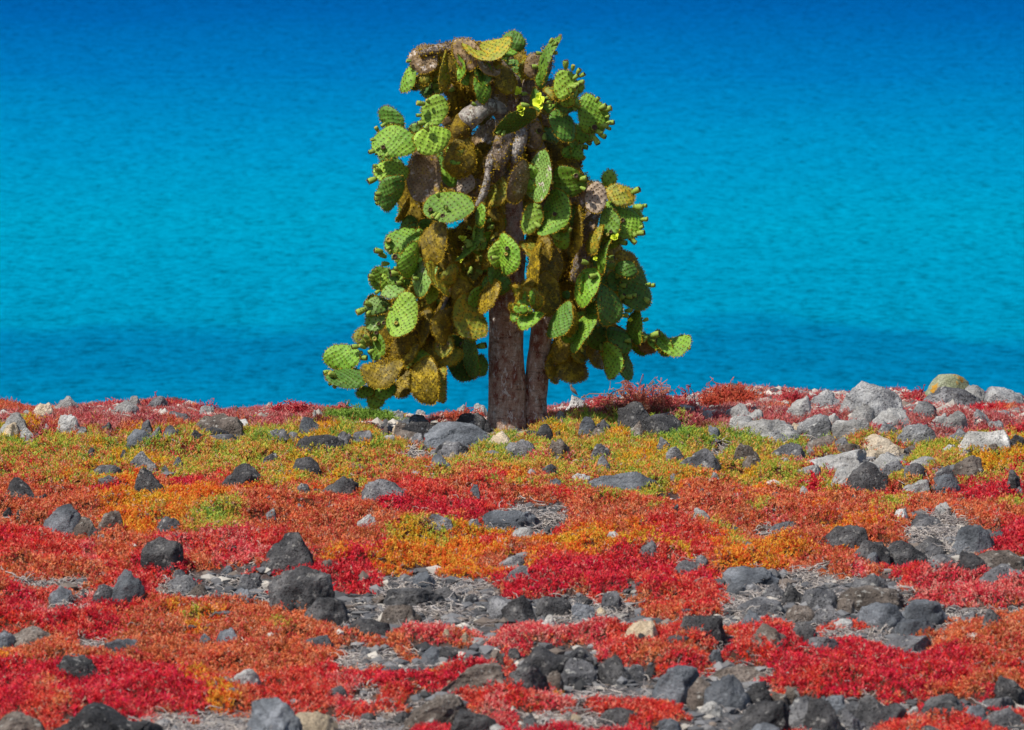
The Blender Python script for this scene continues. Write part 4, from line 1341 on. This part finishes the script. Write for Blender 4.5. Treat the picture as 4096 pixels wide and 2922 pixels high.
def build_pads():
    specs = []
    for i, ln in enumerate(PADS.split('\n')):
        v, cx, cy, la, wa, th, k, ly, sg = ln.split(); sc = VW[v][2]
        sx, sy = S(v, float(cx), float(cy))
        specs.append(dict(i=i, sx=sx, sy=sy, la=float(la)*sc, wa=float(wa)*sc, th=math.radians(float(th)), k=k, ly=int(ly), sg=1 if sg == '+' else -1))
    # hidden inner pads that fill the crown
    rs = np.random.RandomState(77)
    blobs = [(1080, 170, 100, 60), (1000, 340, 90, 70), (1190, 260, 60, 70), (960, 480, 60, 50), (1060, 560, 60, 60), (930, 590, 50, 60), (1240, 400, 50, 60), (1290, 520, 70, 70), (1260, 640, 70, 60), (1340, 620, 60, 60), (1310, 740, 60, 40), (960, 720, 60, 50), (930, 800, 60, 30), (1000, 640, 50, 50), (1060, 430, 40, 50), (1220, 560, 40, 50), (870, 700, 30, 40), (1085, 340, 45, 60), (1080, 430, 45, 60), (1095, 520, 40, 60), (1010, 160, 80, 35), (1060, 230, 70, 45), (1040, 380, 60, 60), (1195, 330, 50, 60), (1190, 440, 30, 50), (1010, 560, 60, 60), (1000, 700, 50, 60), (1150, 330, 40, 50)]
    n0 = len(specs)
    for j in range(150):
        b = blobs[j % len(blobs)]
        specs.append(dict(i=500+j, sx=(b[0]+rs.uniform(-1, 1)*b[2]*.75)*1.7997, sy=(b[1]+rs.uniform(-1, 1)*b[3]*.75)*1.7997, la=rs.uniform(130, 190), wa=rs.uniform(80, 130), th=math.radians(180+rs.uniform(-30, 30)), k=rs.choice(list('MMOOBD')), ly=-1, sg=rs.choice([-1, 1]), Y=rs.uniform(.15, .95)))
    n1 = n0
    rs = np.random.RandomState(99)
    vis = [q for q in specs[:n0] if q['ly'] >= 2]
    for j in range(110):    # smaller pads budding between the big ones
        b = vis[rs.randint(len(vis))]; a = rs.rand()*6.28; hx = (2060-b['sx'])*.10; l_ = rs.uniform(55, 115)
        th = math.pi+rs.uniform(-1.1, 1.1)+(-.5 if b['sx'] > 2080 else .5)
        specs.append(dict(i=900+j, sx=b['sx']+math.cos(a)*b['wa']*.45+hx, sy=b['sy']+max(math.sin(a), -.1 if b['sy'] > 450 else .25)*b['la']*.38, la=l_, wa=l_*rs.uniform(.4, .75), th=th, k={'G': 'G', 'Y': 'Y', 'D': 'D', 'P': 'G', 'O': 'O', 'M': 'O', 'B': 'O', 'T': 'B'}[b['k']] if rs.rand() < .7 else rs.choice(list('GGYO')), ly=b['ly'], sg=rs.choice([-1, 1]), Y=LAY[b['ly']]*(1-.35*min(1, abs(b['sx']-2080)/700))+rs.uniform(.0, .14)))
    order = sorted(range(n0), key=lambda q: -specs[q]['la']*specs[q]['wa'])
    single = set(order[:100]); rest = []
    Cc = Vector((0, -1, 0)); Rv = Vector((1, 0, 0)); Uv = Vector((0, 0, 1))
    for q, s in enumerate(specs):
        r2 = random.Random(s['i']*7+1)
        Y = s.get('Y', LAY.get(s['ly'], 0)*(1-.35*min(1, abs(s['sx']-2080)/700))+r2.uniform(-.06, .06)); k_ = (Y-CAMY)/FS
        c = Vector(at(s['sx'], s['sy'], Y)); La = s['la']*k_*1.05; Wa = s['wa']*k_*1.08
        d = Rv*math.sin(s['th'])+Uv*math.cos(s['th'])
        ratio = min(1, (Wa/La)/.74); tau = max(math.acos(ratio), math.radians(12)); tau = min(tau, math.radians(68))
        side = d.cross(Cc)
        if side.x*s['sg'] < 0: side = -side
        if abs(side.x) < .25: side = side if side.z > 0 else -side
        n = (Cc*math.cos(tau)+side*math.sin(tau)).normalized(); wv = d.cross(n).normalized()
        pt = math.radians(r2.uniform(-6, 26))*(1 if n.z >= -2 else -1)
        # tip the pad so its face looks a little upward
        ax = wv; q1 = Matrix.Rotation(pt, 3, ax); n2 = q1@n
        if n2.z < n.z: q1 = Matrix.Rotation(-pt, 3, ax); n2 = q1@n
        d2 = (q1@d).normalized(); n2.normalize(); wv = d2.cross(n2).normalized()
        pl = math.hypot(d2.x, d2.z); pw = math.hypot(wv.x, wv.z)
        Ln = La/max(pl, .5); Wd = min(Wa/max(pw, .36), Ln*1.05)
        if Wa/La < .3: Wd = min(Wd, .5*Ln)
        moss = {'G': .35, 'Y': .35, 'D': .35, 'P': .45, 'O': .9, 'M': 1.3, 'B': .6, 'T': .2}[s['k']]*r2.uniform(.6, 1.5)
        mb = pad_geo(Ln, Wd, s['i']+3, moss)
        M3 = Matrix((wv, d2, n2)).transposed()   # columns = local x, y, z
        org = c-d2*(Ln/2)
        if q in single:
            me = mb.mesh('pad', [PM[s['k']], SPINE, MOSSM]); o = link('pad', me, cactus)
            o.location = org-cactus.location; o.rotation_euler = M3.to_euler()
            pads.append((s['sx'], s['sy'], o, Y, M3, org, s))
        else: rest.append((mb, M3, org, s['k']))
    # the pads too hidden or too many to be parts of their own
    big = MB(); mats = [PM[k] for k in 'GYDPOMBT']+[SPINE, MOSSM]; ki = {k: i for i, k in enumerate('GYDPOMBT')}
    A0 = cactus.location
    for mb, M3, org, k in rest:
        A = np.array(M3); V = np.array(mb.v)@A.T+np.array(org-A0); b = big.n
        big.v += [tuple(p) for p in V]; big.uv += mb.uv; big.n += len(V)
        big.f += [tuple(i+b for i in f) for f in mb.f]
        big.m += [(ki[k] if m == 0 else m if m > 0 else -(({1: 8, 2: 9}[-m-1]))-1) for m in mb.m]
    o = link('small_pads', big.mesh('small_pads', mats), cactus); o['kind'] = 'stuff'; o['label'] = 'mossy inner pads crowded behind the outer ones'
build_pads()

# fruits (view x y dir len; dir 'F' = pointing at the viewer)
FR = """V1 505 850 -30 55;V1 620 815 5 45;V1 553 995 F 45;V1 470 935 -90 40;V1 462 1030 -100 60;V1 520 1055 150 35;V1 860 640 -80 75;V1 845 735 -90 50;V1 862 800 -90 70;V1 762 295 -90 45;V1 492 1150 -70 50;V1 468 1260 -110 85;V1 980 440 -95 85;V1 985 495 -95 85;V1 1000 545 -95 80;V1 1110 530 60 60;V1 935 1500 F 45;V1 1068 1490 0 45;V1 958 1555 F 50;V1 1035 1553 F 50;V1 1290 645 -60 50;V1 910 580 -90 45
V2 730 155 60 50;V2 600 232 -85 55;V2 725 230 80 55;V2 570 340 -90 65;V2 818 325 0 80;V2 875 350 10 55;V2 920 380 30 60;V2 948 410 60 60;V2 938 465 85 65;V2 898 425 50 60;V2 905 485 90 60;V2 1155 685 70 80;V2 1155 745 75 40;V2 1180 795 85 70;V2 1130 820 90 70;V2 1050 835 F 60;V2 1165 842 100 45;V2 1085 870 120 70;V2 1115 900 115 70;V2 1065 938 150 80;V2 1015 912 175 80;V2 1000 955 120 60;V2 900 580 30 50;V2 940 940 90 70;V2 965 990 100 70;V2 930 1015 90 60;V2 945 1070 120 70;V2 850 1000 150 50;V2 830 1040 150 70;V2 645 910 180 60;V2 600 862 F 50;V2 480 560 -95 55;V2 485 655 -85 80;V2 680 590 80 60;V2 690 625 85 55;V2 680 660 80 50;V2 900 1228 F 55;V2 1385 1350 60 85;V2 1405 1480 95 90;V2 1452 1470 85 55;V2 1455 1580 90 60
V4 1120 320 70 45;V4 1090 380 60 45;V4 1085 420 85 70;V4 1030 475 130 65;V4 960 490 95 65;V4 465 285 F 40;V4 440 372 F 40;V4 622 440 F 40;V4 590 490 F 40;V4 575 400 30 45;V4 812 410 F 30;V4 872 412 F 34;V4 848 432 F 32;V4 955 330 F 45;V4 685 632 -70 65;V4 875 660 90 80;V4 870 600 80 60;V4 1168 800 80 52;V4 1122 1048 60 45;V4 1188 1155 75 80;V4 1175 1190 100 60;V4 1000 980 80 60;V4 952 885 40 60;V4 1005 878 90 60;V4 600 775 -70 50;V4 780 900 80 50;V4 745 730 -100 65;V4 970 1015 90 60;V4 1040 870 90 50;V4 535 455 F 34
V3 530 290 F 50;V3 460 370 -80 70;V3 490 402 -60 65;V3 542 380 -10 40;V3 595 370 10 45;V3 575 412 F 50;V3 510 462 -90 60;V3 592 495 -90 50;V3 580 530 -90 75;V3 628 570 50 50;V3 610 600 -90 55;V3 452 665 -120 45;V3 335 802 -112 80;V3 388 832 -90 40;V3 495 890 F 38;V3 585 890 F 38;V3 458 895 F 34;V3 440 962 F 40;V3 430 1005 F 42;V3 370 992 -60 55;V3 342 1030 -40 60;V3 345 1060 -60 60;V3 295 1060 -95 65;V3 345 1140 90 70;V3 322 1110 60 50;V3 88 1245 -100 60;V3 1200 1055 80 80;V3 1100 300 -85 60;V3 1090 352 -90 60;V3 1090 388 -90 65;V3 1200 290 85 65;V3 1172 320 85 50;V3 1205 378 75 75;V3 1215 425 -95 75;V3 1260 395 F 40;V3 1300 420 -90 60;V3 1310 250 F 40;V3 1290 290 F 40;V3 1385 350 F 38;V3 1380 392 F 36;V3 1190 520 110 60;V3 1125 510 190 60;V3 1270 200 75 60;V3 1262 150 60 50;V3 1115 205 -60 45;V3 1165 360 90 40"""
FL = "V2 430 540 50;V2 600 632 62;V2 596 590 44;V2 455 680 48;V2 460 715 34;V4 900 452 40;V4 690 578 34;V4 765 606 24;V4 1010 1048 26;V3 1062 278 34;V3 1045 430 30"
def fruit_mesh(ln, seed, bud):
    rs = np.random.RandomState(seed); mb = MB(); ns = 10; prof = [(0, .10), (.12, .20), (.35, .27), (.62, .31), (.85, .30), (.97, .26), (1.0, .20), (.93, .12), (.90, .02)]
    V = []; F = []
    for (t, r) in prof:
        for j in range(ns):
            a = 2*math.pi*j/ns; rr = r*ln*(1+.06*math.sin(a*5)*(1 if t < .9 else 0)); V.append((rr*math.cos(a), rr*math.sin(a), t*ln))
    F1 = []; F2 = []
    for i in range(len(prof)-1):
        for j in range(ns): (F1 if i < 5 else F2).append((i*ns+j, i*ns+(j+1) % ns, (i+1)*ns+(j+1) % ns, (i+1)*ns+j))
    mb.add(V, F1, 0); b = mb.n-len(V)
    for f in F2: mb.f.append(tuple(i+b for i in f)); mb.m.append(1)
    P = []; N = []
    for k in range(26):
        i = 1+rs.randint(5); t, r = prof[i]; a = rs.rand()*6.28; P.append((r*ln*math.cos(a), r*ln*math.sin(a), t*ln)); N.append((math.cos(a), math.sin(a), .3))
    v, f = tuft_tris(np.array(P), np.array(N), rs, 2, .012, .002, .5); mb.add(v, f, 2, smooth=False)
    return mb.mesh('fruit', [FRUIT, FTIP if bud else FCUP, SPINE]), mb
def nearest(sx, sy):
    return min(pads, key=lambda q: math.hypot(q[0]-sx, q[1]-sy)/(1+.0*q[3])-min(q[6]['la'], q[6]['wa'])*.35)
def attach(o, pd, loc, rot):
    """parent to pad keeping the world place"""
    _, _, po, Y, M3, org, s = pd
    o.parent = po; inv = M3.transposed()
    o.location = inv@(Vector(loc)-org); o.rotation_euler = (inv@rot).to_euler()
def build_fruits():
    it = []
    for ln in FR.replace('\n', ';').split(';'):
        v, x, y, d, l = ln.split(); it.append((v, float(x), float(y), d, float(l)*VW[v][2]))
    protos = [fruit_mesh(.08, 5+k, k % 3 == 0) for k in range(9)]
    it = [(S(v, x, y), d, l) for v, x, y, d, l in it]; rs = np.random.RandomState(8)
    edge = [p for p in pads if p[6]['k'] in 'GYDP' and p[6]['ly'] >= 2]
    for j in range(80):
        p = edge[rs.randint(len(edge))]; q = p[6]; out = math.radians(90 if q['sx'] > 2080 else -90)+rs.uniform(-1.2, 1.2)
        dl = math.cos(out-q['th'])*q['la']*.46; dw = math.sin(out-q['th'])*q['wa']*.46
        it.append(((q['sx']+math.sin(q['th'])*dl+math.cos(q['th'])*dw, q['sy']-math.cos(q['th'])*dl+math.sin(q['th'])*dw), str(math.degrees(out)), rs.uniform(20, 38)))
    single = set(sorted(range(len(it)), key=lambda q: -it[q][2]*(1.5 if it[q][1] == 'F' else 1))[:100]); fm = MB()
    for i, ((sx, sy), d, l) in enumerate(it):
        pd = nearest(sx, sy); Y = pd[3]-.07; L_ = l*(Y-CAMY)/FS*(1.0 if d != 'F' else 1.5)
        L_ = max(L_, .05)
        if d == 'F': dr = Vector((.15, -1, .25)).normalized()
        else: a = math.radians(float(d)); dr = Vector((math.sin(a), -.35, math.cos(a))).normalized()
        c = Vector(at(sx, sy, Y))-dr*L_*(.5 if d != 'F' else .8)
        rot = dr.to_track_quat('Z', 'Y').to_matrix()
        if i in single: o = link('fruit', protos[i % 9][0]); attach(o, pd, c, rot); o.scale = (L_/.08,)*3
        else:
            q = protos[i % 9][1]; V = np.array(q.v)@np.array(rot).T*(L_/.08)+np.array(c-cactus.location); b = fm.n
            fm.v += [tuple(p) for p in V]; fm.uv += q.uv; fm.n += len(V); fm.f += [tuple(k+b for k in f) for f in q.f]
            mm = {0: 0, 1: 3 if i % 3 == 0 else 1, 2: 2}; fm.m += [(mm[k] if k >= 0 else -mm[-k-1]-1) for k in q.m]
    o = link('small_fruits', fm.mesh('small_fruits', [FRUIT, FCUP, SPINE, FTIP]), cactus); o['kind'] = 'stuff'; o['label'] = 'smaller green buds along the pad rims'
    for i, ln in enumerate(FL.split(';')):
        v, x, y, r = ln.split(); sx, sy = S(v, float(x), float(y)); pd = nearest(sx, sy); Y = pd[3]-.12; rad = float(r)*VW[v][2]*(Y-CAMY)/FS
        rs = np.random.RandomState(300+i); mb = MB()
        for k in range(13):
            a = k*2.4; ct = rs.uniform(.2, 1.0); up = 1.1-ct*.6; pr = rad*rs.uniform(.75, 1.05)
            dx, dy = math.cos(a), math.sin(a); w_ = pr*.38
            V = [(0, 0, 0), (dx*pr*.5*ct-dy*w_, dy*pr*.5*ct+dx*w_, pr*.5*up), (dx*pr*.5*ct+dy*w_, dy*pr*.5*ct-dx*w_, pr*.5*up), (dx*pr*ct-dy*w_*.6, dy*pr*ct+dx*w_*.6, pr*.85*up), (dx*pr*ct+dy*w_*.6, dy*pr*ct-dx*w_*.6, pr*.85*up), (dx*pr*ct*1.12, dy*pr*ct*1.12, pr*.92*up)]
            mb.add(V, [(0, 2, 1), (1, 2, 4, 3), (3, 4, 5)], 0)
        o = link('flower', mb.mesh('flower', [PETAL])); dr = Vector((-.3, -1, .5)).normalized(); attach(o, pd, Vector(at(sx, sy, Y))-dr*rad*.4, dr.to_track_quat('Z', 'Y').to_matrix())
build_fruits()
